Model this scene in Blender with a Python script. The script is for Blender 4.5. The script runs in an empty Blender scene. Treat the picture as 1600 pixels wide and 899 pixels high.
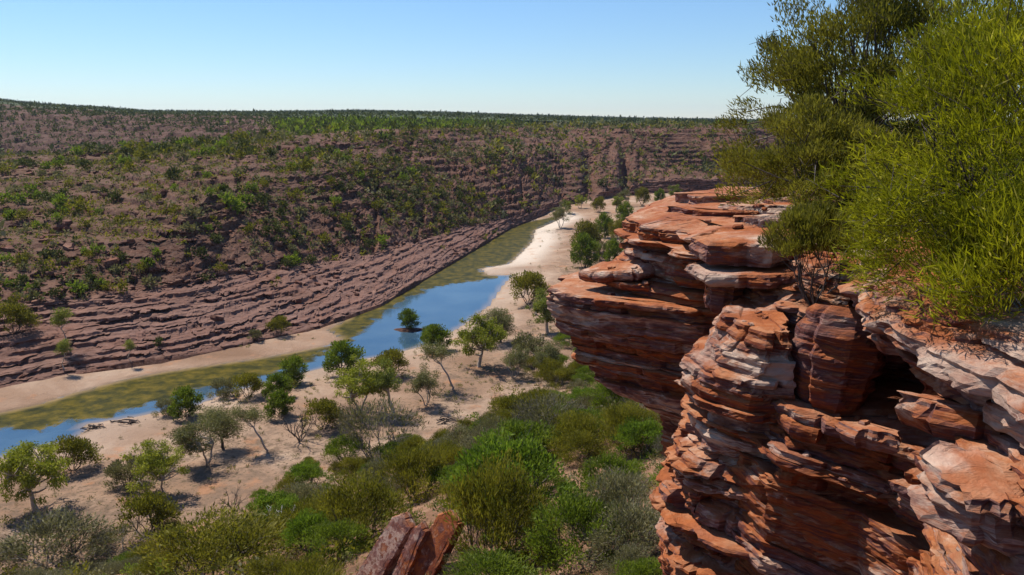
import bpy, math
import numpy as np
R = math.radians
rng = np.random.default_rng(7)
scene = bpy.context.scene
col = scene.collection

# ------------------------------------------------------------------ camera, sky, sun, exposure
CAMZ = 45.0
PITCH = R(11.67)
FPX = 1256.0                      # focal length in pixels of the 1600 px wide photograph
cam_d = bpy.data.cameras.new('camera')
cam_d.sensor_width = 36.0
cam_d.lens = 36.0 * FPX / 1600.0
cam_d.clip_start = 0.1
cam_d.clip_end = 30000
cam = bpy.data.objects.new('camera', cam_d)
cam.location = (0, 0, CAMZ)
cam.rotation_euler = (R(90) - PITCH, 0, 0)
col.objects.link(cam)
scene.camera = cam

SUN_EL = R(56)
SUN_AZ = R(-48)                   # measured from +Y (ahead), negative = to the left
sd = np.array([math.sin(SUN_AZ) * math.cos(SUN_EL), math.cos(SUN_AZ) * math.cos(SUN_EL), math.sin(SUN_EL)])
world = bpy.data.worlds.new('World')
scene.world = world
world.use_nodes = True
wn = world.node_tree
sky = wn.nodes.new('ShaderNodeTexSky')
sky.sky_type = 'NISHITA'
sky.sun_disc = False
sky.sun_elevation = SUN_EL
sky.sun_rotation = SUN_AZ
sky.altitude = 3000
sky.air_density = 1.6
sky.dust_density = 0.0
sky.ozone_density = 10.0
bg = wn.nodes['Background']
bg.inputs['Strength'].default_value = 0.107
wn.links.new(sky.outputs[0], bg.inputs[0])

sun_d = bpy.data.lights.new('sun', 'SUN')
sun_d.energy = 5.0
sun_d.angle = R(0.5)
sun_d.color = (1.0, 0.94, 0.85)
sun = bpy.data.objects.new('sun', sun_d)
from mathutils import Vector
sun.rotation_euler = Vector((-sd[0], -sd[1], -sd[2])).to_track_quat('-Z', 'Y').to_euler()
sun.location = (-30, 30, 90)
col.objects.link(sun)

scene.view_settings.view_transform = 'Standard'
scene.view_settings.look = 'None'
scene.view_settings.exposure = 0.3
scene.view_settings.gamma = 1.0
scene.render.engine = 'CYCLES'
scene.cycles.max_bounces = 6
scene.cycles.diffuse_bounces = 2
scene.cycles.glossy_bounces = 3
scene.cycles.transmission_bounces = 4
scene.cycles.use_denoising = True

# ------------------------------------------------------------------ pixel helpers
CP, SP = math.cos(PITCH), math.sin(PITCH)
def at(u, v, z):
    """world point where the sight line through photo pixel (u, v) meets height z"""
    a, b = (u - 800) / FPX, (v - 449.5) / FPX
    d = np.array([a, CP - b * SP, -SP - b * CP])
    t = (z - CAMZ) / d[2]
    return np.array([d[0] * t, d[1] * t, z])
def rng_at(u, v, r):
    """world point on the sight line at forward distance r"""
    a, b = (u - 800) / FPX, (v - 449.5) / FPX
    d = np.array([a, CP - b * SP, -SP - b * CP])
    t = r / d[1]
    return np.array([d[0] * t, r, CAMZ + d[2] * t])
def project(P):
    P = np.asarray(P, float)
    x, y, z = P[..., 0], P[..., 1], P[..., 2] - CAMZ
    D = y * CP - z * SP
    D = np.where(np.abs(D) < 1e-3, 1e-3, D)
    return 800 + FPX * x / D, 449.5 - FPX * (y * SP + z * CP) / D, D

# ------------------------------------------------------------------ noise
def _h(ix, iy, iz, s):
    M = np.uint32(0xFFFFFFFF)
    h = (ix.astype(np.int64).astype(np.uint32) * np.uint32(374761393) + iy.astype(np.int64).astype(np.uint32) * np.uint32(668265263)
         + iz.astype(np.int64).astype(np.uint32) * np.uint32(2246822519) + np.uint32((s * 3266489917) & 0xFFFFFFFF))
    h = (h ^ (h >> np.uint32(13))) * np.uint32(1274126177)
    h = (h ^ (h >> np.uint32(16))) * np.uint32(2246822519)
    h = h ^ (h >> np.uint32(15))
    return h.astype(np.float64) / 4294967295.0
def vn(x, y, z=None, s=0):
    x = np.asarray(x, float); y = np.asarray(y, float)
    z = np.zeros_like(x) if z is None else np.asarray(z, float)
    ix, iy, iz = np.floor(x), np.floor(y), np.floor(z)
    fx, fy, fz = x - ix, y - iy, z - iz
    fx = fx * fx * (3 - 2 * fx); fy = fy * fy * (3 - 2 * fy); fz = fz * fz * (3 - 2 * fz)
    r = 0
    for dx in (0, 1):
        wx = fx if dx else 1 - fx
        for dy in (0, 1):
            wy = fy if dy else 1 - fy
            for dz in (0, 1):
                wz = fz if dz else 1 - fz
                r = r + wx * wy * wz * _h(ix + dx, iy + dy, iz + dz, s)
    return r * 2 - 1
def fbm(x, y, z=None, o=4, s=0):
    a, t, r = 1.0, 0.0, 0.0
    for k in range(o):
        r = r + a * vn(x, y, z, s + k * 17)
        t += a; a *= 0.5
        x = x * 2.03 + 11.3; y = y * 2.03 + 5.7
        if z is not None: z = z * 2.03 + 3.1
    return r / t
def cells(x, y, s=0):
    """jittered cells: (random number of the cell, distance to its border, offset from its centre)"""
    ix, iy = np.floor(x), np.floor(y)
    d1 = np.full(x.shape, 9.0); d2 = np.full(x.shape, 9.0); rid = np.zeros(x.shape); ox = np.zeros(x.shape); oy = np.zeros(x.shape)
    z = np.zeros_like(ix)
    for dx in (-1, 0, 1):
        for dy in (-1, 0, 1):
            cx = ix + dx + 0.15 + 0.7 * _h(ix + dx, iy + dy, z, s); cy = iy + dy + 0.15 + 0.7 * _h(ix + dx, iy + dy, z, s + 1)
            d = np.hypot(x - cx, y - cy)
            near = d < d1
            d2 = np.where(near, d1, np.minimum(d2, d))
            rid = np.where(near, _h(ix + dx, iy + dy, z, s + 2), rid)
            ox = np.where(near, x - cx, ox); oy = np.where(near, y - cy, oy)
            d1 = np.where(near, d, d1)
    return rid, d2 - d1, ox, oy
def ss(a, b, x):
    t = np.clip((x - a) / (b - a), 0, 1)
    return t * t * (3 - 2 * t)
def inside(x, y, poly):
    r = np.zeros(x.shape, bool)
    n = len(poly)
    for i in range(n):
        x0, y0 = poly[i][:2]; x1, y1 = poly[(i + 1) % n][:2]
        if y0 == y1: continue
        c = ((y0 > y) != (y1 > y)) & (x < (x1 - x0) * (y - y0) / (y1 - y0) + x0)
        r ^= c
    return r
def dist_line(x, y, pts):
    d = np.full(x.shape, 1e9)
    for (x0, y0), (x1, y1) in zip([p[:2] for p in pts[:-1]], [p[:2] for p in pts[1:]]):
        ex, ey = x1 - x0, y1 - y0
        t = np.clip(((x - x0) * ex + (y - y0) * ey) / (ex * ex + ey * ey + 1e-9), 0, 1)
        d = np.minimum(d, np.hypot(x - x0 - t * ex, y - y0 - t * ey))
    return d

# ------------------------------------------------------------------ object helpers
def tag(o, label=None, cat=None, group=None, kind=None):
    if label: o['label'] = label
    if cat: o['category'] = cat
    if group: o['group'] = group
    if kind: o['kind'] = kind
    return o
def mesh(name, V, F, mat, smooth=False, tone=None, extra=None):
    V = np.asarray(V, np.float32)
    me = bpy.data.meshes.new(name)
    me.vertices.add(len(V)); me.vertices.foreach_set('co', V.ravel())
    if isinstance(F, np.ndarray):
        n, k = F.shape
        me.loops.add(n * k); me.loops.foreach_set('vertex_index', F.astype(np.int32).ravel())
        me.polygons.add(n); me.polygons.foreach_set('loop_start', np.arange(0, n * k, k, dtype=np.int32))
        me.polygons.foreach_set('loop_total', np.full(n, k, np.int32))
    else:
        tot = np.array([len(f) for f in F], np.int32)
        me.loops.add(int(tot.sum())); me.loops.foreach_set('vertex_index', np.concatenate([np.asarray(f, np.int32) for f in F]))
        me.polygons.add(len(F)); me.polygons.foreach_set('loop_start', np.concatenate([[0], np.cumsum(tot)[:-1]]).astype(np.int32))
        me.polygons.foreach_set('loop_total', tot)
    me.update(calc_edges=True)
    me.polygons.foreach_set('use_smooth', np.full(len(me.polygons), smooth))
    if tone is not None:
        a = me.attributes.new('tone', 'FLOAT', 'POINT'); a.data.foreach_set('value', np.asarray(tone, np.float32))
    for k, val in (extra or {}).items():
        a = me.attributes.new(k, 'FLOAT', 'POINT'); a.data.foreach_set('value', np.asarray(val, np.float32))
    if mat: me.materials.append(mat)
    me.validate()
    return me
def obj(name, me, parent=None, loc=(0, 0, 0), rz=0, sc=1):
    o = bpy.data.objects.new(name, me)
    o.location = loc; o.rotation_euler = (0, 0, rz)
    o.scale = (sc, sc, sc) if np.isscalar(sc) else sc
    if parent is not None: o.parent = parent
    col.objects.link(o)
    return o
def empty(name, loc, rz=0, sc=1):
    o = obj(name, None, None, loc, rz, sc)
    o.empty_display_size = 0.3
    return o
def grid_faces(nu, nv):
    i = np.arange(nu * nv).reshape(nu, nv)
    return np.stack([i[:-1, :-1], i[1:, :-1], i[1:, 1:], i[:-1, 1:]], -1).reshape(-1, 4)

# ------------------------------------------------------------------ materials
class NB:
    def __init__(s, name):
        s.m = bpy.data.materials.new(name); s.m.use_nodes = True
        s.t = s.m.node_tree; s.n = s.t.nodes; s.n.clear()
        s.out = s.n.new('ShaderNodeOutputMaterial')
    def new(s, typ, **kw):
        n = s.n.new(typ)
        for k, v in kw.items():
            if k.startswith('i_'):
                key = k[2:]
                key = int(key) if key.isdigit() else key.replace('_', ' ')
                if hasattr(v, 'is_output'): s.t.links.new(v, n.inputs[key])
                else: n.inputs[key].default_value = v
            else: setattr(n, k, v)
        return n
    def pos(s): return s.new('ShaderNodeNewGeometry').outputs['Position']
    def mapping(s, vec, sc):
        return s.new('ShaderNodeMapping', i_Vector=vec, i_Scale=sc).outputs[0]
    def noise(s, vec, scale, detail=6, rough=0.6, dist=0.0):
        return s.new('ShaderNodeTexNoise', i_Vector=vec, i_Scale=scale, i_Detail=detail, i_Roughness=rough, i_Distortion=dist).outputs['Fac']
    def ramp(s, fac, stops, interp='LINEAR'):
        r = s.new('ShaderNodeValToRGB', i_Fac=fac)
        cr = r.color_ramp; cr.interpolation = interp
        while len(cr.elements) > 1: cr.elements.remove(cr.elements[-1])
        cr.elements[0].position = stops[0][0]; cr.elements[0].color = (*stops[0][1], 1)
        for p, c in stops[1:]:
            e = cr.elements.new(p); e.color = (*c, 1)
        return r.outputs[0]
    def mix(s, f, a, b, typ='MIX'):
        n = s.new('ShaderNodeMix', data_type='RGBA', blend_type=typ)
        for sock, v in ((n.inputs[0], f), (n.inputs[6], a), (n.inputs[7], b)):
            if hasattr(v, 'is_output'): s.t.links.new(v, sock)
            else: sock.default_value = v if np.isscalar(v) else (*v, 1)
        return n.outputs[2]
    def math(s, op, a, b=0.0, c=0.0, clamp=False):
        n = s.new('ShaderNodeMath', operation=op, use_clamp=clamp)
        for k, v in enumerate((a, b, c)):
            if hasattr(v, 'is_output'): s.t.links.new(v, n.inputs[k])
            else: n.inputs[k].default_value = v
        return n.outputs[0]
    def smooth(s, v, a, b):
        n = s.new('ShaderNodeMapRange', interpolation_type='SMOOTHSTEP', i_Value=v)
        n.inputs['From Min'].default_value = a; n.inputs['From Max'].default_value = b
        return n.outputs[0]
    def attr(s, name): return s.new('ShaderNodeAttribute', attribute_name=name).outputs['Fac']
    def up(s):
        return s.new('ShaderNodeSeparateXYZ', i_0=s.new('ShaderNodeNewGeometry').outputs['Normal']).outputs[2]
    def rand(s): return s.new('ShaderNodeObjectInfo').outputs['Random']
    def bump(s, h, strength, dist):
        return s.new('ShaderNodeBump', i_Height=h, i_Strength=strength, i_Distance=dist).outputs[0]
    def surf(s, color, rough=0.9, normal=None, spec=0.25):
        p = s.new('ShaderNodeBsdfPrincipled')
        for k, v in (('Base Color', color), ('Roughness', rough), ('Normal', normal), ('Specular IOR Level', spec)):
            if v is None: continue
            if hasattr(v, 'is_output'): s.t.links.new(v, p.inputs[k])
            else: p.inputs[k].default_value = v if np.isscalar(v) else (*v, 1)
        s.t.links.new(p.outputs[0], s.out.inputs[0])
        return s.m

def mat_hill(name='hill_rock'):
    b = NB(name); P = b.pos()
    st = b.noise(b.mapping(P, (0.05, 0.05, 0.9)), 1.0, 5, 0.6, 0.3)
    base = b.ramp(st, [(0.25, (0.038, 0.016, 0.010)), (0.42, (0.115, 0.045, 0.025)), (0.55, (0.095, 0.046, 0.032)), (0.66, (0.175, 0.087, 0.053)), (0.8, (0.072, 0.030, 0.019))])
    tone = b.attr('tone')
    base = b.mix(0.75, base, b.ramp(tone, [(0.0, (0.35, 0.3, 0.3)), (0.5, (0.9, 0.85, 0.85)), (1.0, (1.7, 1.65, 1.6))]), 'MULTIPLY')
    fine = b.noise(P, 1.3, 7, 0.7)
    base = b.mix(b.smooth(fine, 0.4, 0.8), base, b.mix(0.5, base, (0.36, 0.21, 0.155)))
    base = b.mix(b.math('MULTIPLY', b.attr('washed'), 0.55), base, b.ramp(b.noise(P, 0.7, 6, 0.7), [(0.35, (0.15, 0.085, 0.07)), (0.65, (0.31, 0.19, 0.155))]))
    soil = b.attr('soil')
    soilc = b.ramp(b.noise(P, 0.5, 6, 0.65), [(0.3, (0.085, 0.044, 0.024)), (0.55, (0.13, 0.066, 0.036)), (0.75, (0.18, 0.105, 0.062))])
    flat = b.smooth(b.up(), 0.75, 0.95)
    base = b.mix(b.math('MULTIPLY', soil, flat), base, soilc)
    spk = b.noise(P, 2.6, 4, 0.7)
    base = b.mix(b.math('MULTIPLY', b.smooth(spk, 0.56, 0.68), b.attr('litter')), base, (0.085, 0.085, 0.035))
    gn = b.math('ADD', b.math('MULTIPLY', b.attr('green'), 1.0), b.math('MULTIPLY', b.math('SUBTRACT', b.noise(P, 0.06, 6, 0.7), 0.5), 1.2))
    base = b.mix(b.math('MULTIPLY', b.smooth(gn, 0.35, 0.6), b.smooth(b.attr('green'), 0.0, 0.3)), base, b.ramp(b.noise(P, 0.15, 6, 0.7), [(0.3, (0.035, 0.05, 0.018)), (0.7, (0.085, 0.10, 0.035))]))
    return b.surf(base, 0.9, b.bump(b.noise(P, 2.2, 8, 0.72), 0.7, 0.25), 0.15)

def mat_sand():
    b = NB('river_sand'); P = b.pos()
    n1 = b.noise(P, 0.06, 6, 0.6, 0.5); n2 = b.noise(P, 0.45, 8, 0.68)
    c = b.ramp(n1, [(0.32, (0.235, 0.14, 0.086)), (0.5, (0.32, 0.205, 0.135)), (0.68, (0.43, 0.305, 0.215))])
    c = b.mix(b.attr('white'), c, (0.60, 0.50, 0.40))
    lit = b.math('MULTIPLY', b.smooth(n2, 0.44, 0.62), b.attr('litter'))
    c = b.mix(lit, c, (0.185, 0.125, 0.085))
    dots = b.math('MULTIPLY', b.smooth(b.noise(P, 1.7, 5, 0.7), 0.55, 0.63), b.attr('litter'))
    c = b.mix(dots, c, (0.115, 0.085, 0.05))
    c = b.mix(b.smooth(b.noise(P, 0.23, 5, 0.6), 0.57, 0.7), c, b.mix(0.6, c, (0.42, 0.20, 0.10)))
    wet = b.attr('wet')
    c = b.mix(wet, c, (0.17, 0.12, 0.07))
    red = b.attr('red')
    rc = b.ramp(n2, [(0.35, (0.13, 0.07, 0.04)), (0.5, (0.25, 0.13, 0.075)), (0.68, (0.38, 0.22, 0.14))])
    c = b.mix(red, c, rc)
    return b.surf(c, 0.95, b.bump(b.noise(P, 0.9, 9, 0.74), 1.0, 0.4), 0.1)

def mat_water():
    b = NB('river_water'); P = b.pos()
    n = b.noise(b.mapping(P, (1, 1, 1)), 0.22, 7, 0.68, 0.8)
    a = b.math('ADD', b.attr('algae'), b.math('MULTIPLY', b.math('SUBTRACT', n, 0.5), 1.9))
    al = b.smooth(a, 0.35, 0.6)
    ac = b.ramp(b.noise(P, 0.35, 7, 0.7), [(0.32, (0.016, 0.018, 0.004)), (0.46, (0.05, 0.044, 0.005)), (0.56, (0.10, 0.075, 0.007)), (0.72, (0.17, 0.115, 0.02))])
    deep_sky_refl = b.ramp(b.noise(P, 0.09, 5, 0.6), [(0.35, (0.028, 0.066, 0.11)), (0.65, (0.055, 0.10, 0.14))])  # open-water blue, brightened so the colour carries sky reflection
    c = b.mix(al, deep_sky_refl, ac)
    c = b.mix(b.attr('shallow'), c, (0.30, 0.20, 0.10))
    w = b.noise(b.mapping(P, (1.0, 1.4, 1)), 1.2, 3, 0.5)
    r = b.math('ADD', b.math('MULTIPLY', al, 0.35), 0.05)
    m = b.surf(c, r, b.bump(w, 0.06, 0.05), b.math('SUBTRACT', 0.6, b.math('MULTIPLY', al, 0.56)))
    return m

def mat_cliff(name, pale=0.0, seed=0.0, local=False):
    b = NB(name); P = b.new('ShaderNodeTexCoord').outputs['Object'] if local else b.pos()
    off = b.new('ShaderNodeVectorMath', operation='ADD', i_0=P, i_1=(seed, seed * 2, seed * 3)).outputs[0]
    rnd = b.rand()
    wob = b.noise(off, 0.55, 4, 0.55)
    zz = b.new('ShaderNodeSeparateXYZ', i_0=off).outputs[2]
    zz = b.math('ADD', zz, b.math('MULTIPLY', wob, 0.5))
    comb = b.new('ShaderNodeCombineXYZ')
    b.t.links.new(zz, comb.inputs[2])
    sx = b.new('ShaderNodeSeparateXYZ', i_0=b.mapping(off, (0.5, 0.5, 1)))
    b.t.links.new(sx.outputs[0], comb.inputs[0]); b.t.links.new(sx.outputs[1], comb.inputs[1])
    broad = b.noise(comb.outputs[0], 2.4, 4, 0.6)
    thin = b.noise(b.mapping(comb.outputs[0], (1.5, 1.5, 16)), 1.6, 5, 0.7)
    f = b.math('ADD', b.math('MULTIPLY', broad, 0.65), b.math('MULTIPLY', thin, 0.45))
    f = b.math('ADD', f, b.math('MULTIPLY', b.math('SUBTRACT', rnd, 0.5), 0.22))
    c = b.ramp(f, [(0.30, (0.055, 0.016, 0.012)), (0.41, (0.16, 0.036, 0.017)), (0.48, (0.31, 0.085, 0.022)), (0.53, (0.17, 0.045, 0.026)),
                   (0.58, (0.115, 0.050, 0.050)), (0.64, (0.26, 0.13, 0.105)), (0.69, (0.47, 0.34, 0.27)), (0.73, (0.19, 0.06, 0.04)), (0.84, (0.36, 0.115, 0.032))])
    c = b.mix(b.math('MULTIPLY', b.smooth(thin, 0.56, 0.66), 0.75), c, (0.07, 0.024, 0.02))
    c = b.mix(b.math('MULTIPLY', b.smooth(thin, 0.42, 0.34), 0.45), c, (0.45, 0.27, 0.19))
    # weathered, dustier tops and pale leached patches
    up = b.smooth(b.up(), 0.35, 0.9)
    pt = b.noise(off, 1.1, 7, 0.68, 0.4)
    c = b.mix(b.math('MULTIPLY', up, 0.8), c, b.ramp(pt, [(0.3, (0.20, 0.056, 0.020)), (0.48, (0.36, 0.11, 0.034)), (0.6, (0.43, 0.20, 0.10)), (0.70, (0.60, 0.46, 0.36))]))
    wp = b.noise(b.mapping(off, (0.9, 0.9, 2.0)), 0.9, 7, 0.66, 0.3)
    c = b.mix(b.math('MULTIPLY', b.smooth(wp, 0.54 - pale, 0.66 - pale), 0.8), c, b.ramp(pt, [(0.35, (0.28, 0.14, 0.10)), (0.6, (0.60, 0.47, 0.37))]))
    lich = b.noise(off, 7.0, 6, 0.75)
    c = b.mix(b.math('MULTIPLY', b.smooth(lich, 0.6, 0.72), 0.45), c, (0.10, 0.045, 0.035))
    h1 = b.noise(b.mapping(comb.outputs[0], (4, 4, 34)), 1.3, 6, 0.72)
    h2 = b.noise(off, 16, 6, 0.72)
    n1 = b.bump(h1, 1.0, 0.045)
    bm = b.new('ShaderNodeBump', i_Height=h2, i_Strength=0.5, i_Distance=0.012, i_Normal=n1)
    return b.surf(c, 0.88, bm.outputs[0], 0.2)

def mat_leaf(name, dark, mid, lite, trans=0.4, dead=None):
    b = NB(name)
    t = b.attr('tone'); r = b.rand()
    f = b.math('ADD', b.math('MULTIPLY', t, 0.8), b.math('MULTIPLY', r, 0.2))
    c = b.ramp(f, [(0.1, dark), (0.5, mid), (0.92, lite)] + ([(0.96, dead)] if dead else []))
    d = b.new('ShaderNodeBsdfDiffuse', i_Color=c)
    tr = b.new('ShaderNodeBsdfTranslucent', i_Color=b.mix(1.0, c, (1.15, 1.2, 0.7), 'MULTIPLY'))
    g = b.new('ShaderNodeBsdfGlossy', i_Roughness=0.6, i_Color=(0.7, 0.75, 0.6, 1))
    m1 = b.new('ShaderNodeMixShader', i_0=trans, i_1=d.outputs[0], i_2=tr.outputs[0])
    m2 = b.new('ShaderNodeMixShader', i_0=0.015, i_1=m1.outputs[0], i_2=g.outputs[0])
    b.t.links.new(m2.outputs[0], b.out.inputs[0])
    return b.m
def mat_bark(name, a, c2, sc=6.0):
    b = NB(name)
    P = b.new('ShaderNodeTexCoord').outputs['Object']
    n = b.noise(b.mapping(P, (1, 1, 0.35)), sc, 6, 0.7)
    return b.surf(b.ramp(n, [(0.35, a), (0.65, c2)]), 0.9, b.bump(n, 0.6, 0.02), 0.15)

HILL = mat_hill(); SAND = mat_sand(); WATER = mat_water()
CLIFF = mat_cliff('banded_sandstone'); CLIFF_PALE = mat_cliff('pale_banded_sandstone', 0.06, 3.7); CLIFF_RED = mat_cliff('red_banded_sandstone', -0.06, 9.1)
CLIFF_LEAN = mat_cliff('striped_orange_sandstone', 0.0, 1.3, True)
L_OLIVE = mat_leaf('olive_leaves', (0.07, 0.068, 0.010), (0.155, 0.145, 0.018), (0.25, 0.215, 0.032), 0.42)
L_GREEN = mat_leaf('green_leaves', (0.06, 0.085, 0.010), (0.13, 0.175, 0.020), (0.21, 0.25, 0.035), 0.42)
L_BRIGHT = mat_leaf('bright_leaves', (0.065, 0.105, 0.012), (0.135, 0.20, 0.022), (0.21, 0.275, 0.035), 0.42)
L_GREY = mat_leaf('grey_green_leaves', (0.085, 0.078, 0.040), (0.17, 0.155, 0.08), (0.26, 0.235, 0.13), 0.32)
L_GUM = mat_leaf('gum_leaves', (0.09, 0.105, 0.02), (0.19, 0.21, 0.04), (0.31, 0.315, 0.07))
L_GUM_Y = mat_leaf('yellow_gum_leaves', (0.11, 0.125, 0.015), (0.24, 0.255, 0.028), (0.37, 0.36, 0.055))
L_GUM_D = mat_leaf('dusky_gum_leaves', (0.085, 0.08, 0.034), (0.165, 0.16, 0.065), (0.26, 0.245, 0.11), 0.3)
L_NEAR = mat_leaf('long_bright_leaves', (0.10, 0.105, 0.006), (0.21, 0.215, 0.010), (0.34, 0.32, 0.02), 0.45, (0.50, 0.40, 0.18))
L_BACK = mat_leaf('fine_olive_leaves', (0.085, 0.08, 0.012), (0.175, 0.16, 0.024), (0.27, 0.24, 0.05), 0.42)
L_FAR = mat_leaf('far_scrub_leaves', (0.035, 0.042, 0.012), (0.07, 0.08, 0.022), (0.12, 0.125, 0.04), 0.25)
B_GUM = mat_bark('gum_bark', (0.30, 0.24, 0.19), (0.50, 0.43, 0.36))
B_DARK = mat_bark('dark_bark', (0.055, 0.045, 0.04), (0.14, 0.115, 0.10))
B_GREY = mat_bark('grey_twigs', (0.13, 0.11, 0.10), (0.27, 0.235, 0.215))
B_WHITE = mat_bark('bleached_wood', (0.50, 0.46, 0.42), (0.72, 0.68, 0.63))
L_STRAW = mat_leaf('straw_blades', (0.16, 0.13, 0.06), (0.27, 0.23, 0.11), (0.42, 0.36, 0.20), 0.3)

# ================================================================== THE SETTING
# ---- river outline (far bank, then near bank), water level z = 0
FAR_BANK = [at(u, v, 0) for u, v in [(-260, 705), (-120, 672), (0, 645), (60, 632), (140, 608), (200, 592), (260, 581), (330, 571), (400, 561), (470, 549), (512, 540), (534, 530), (512, 516),
            (546, 497), (552, 484), (600, 470), (640, 448), (682, 420), (722, 393), (762, 365), (800, 352), (850, 342), (870, 337)]]
NEAR_BANK = [at(u, v, 0) for u, v in [(878, 341), (868, 346), (836, 360), (832, 378), (808, 402), (795, 413), (752, 420), (762, 431), (800, 431), (786, 446), (764, 478), (724, 508), (690, 528), (650, 544),
             (600, 556), (540, 566), (480, 582), (420, 598), (360, 612), (300, 636), (230, 648), (130, 664), (134, 676), (105, 691), (60, 700), (0, 716), (-120, 750), (-300, 800)]]
RIVER = FAR_BANK + NEAR_BANK
ALGAE_HILL_REFL = FAR_BANK[:] + [at(u, v, 0) for u, v in [(880, 339), (860, 347), (836, 360), (832, 378), (808, 402), (795, 413), (752, 420), (765, 431), (800, 431), (740, 440), (690, 446), (640, 462), (604, 488), (560, 520),
        (535, 540), (480, 566), (420, 583), (360, 600), (300, 612), (240, 630), (170, 652), (110, 655), (60, 672), (0, 672), (-120, 700), (-260, 735)]]  # olive zone: real algae plus hillside reflection, both drawn as water colour
TOE = [at(u, v, 2.5) for u, v in [(-420, 900), (-150, 850), (0, 835), (200, 825), (340, 785), (440, 725), (560, 688), (680, 650), (760, 600), (850, 560), (915, 480), (950, 420), (975, 372), (1010, 340), (1100, 318), (1300, 305)]]
NEAR_SLOPE = [p[:2] for p in TOE] + [(700, 520), (700, -200), (-400, -200), (-400, TOE[0][1])]

def floor_z(x, y, fine=True):
    dr = dist_line(x, y, RIVER + [RIVER[0]]); inr = inside(x, y, RIVER)
    z = np.where(inr, -0.1 - 0.12 * dr, 0.10 + 0.9 * (1 - np.exp(-dr / 14.0)) + 0.010 * dr)
    z = z + np.where(inr, 0, ss(0, 5, dr)) * (0.45 * fbm(x * 0.05, y * 0.05, o=4, s=3) + 0.16 * fbm(x * 0.4, y * 0.4, o=3, s=5))
    ds = dist_line(x, y, TOE); ins = inside(x, y, NEAR_SLOPE)
    d = np.where(ins, ds, 0.0)
    dd = d + ss(0, 25, d) * 4.0 * fbm(x * 0.06, y * 0.06, o=4, s=9)
    rise = 0.395 * np.maximum(dd - 4, 0) * ss(0, 22, d)
    rise = np.where(rise > 28, 28 + 5.5 * (1 - np.exp(-(rise - 28) / 5.5)), rise)
    rise = rise * (1 - 0.8 * ss(70, 170, y))
    z = z + rise
    if fine: z = z + ss(4, 20, d) * (0.35 * fbm(x * 0.5, y * 0.5, o=3, s=21))
    return z, dr, inr, d

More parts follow.
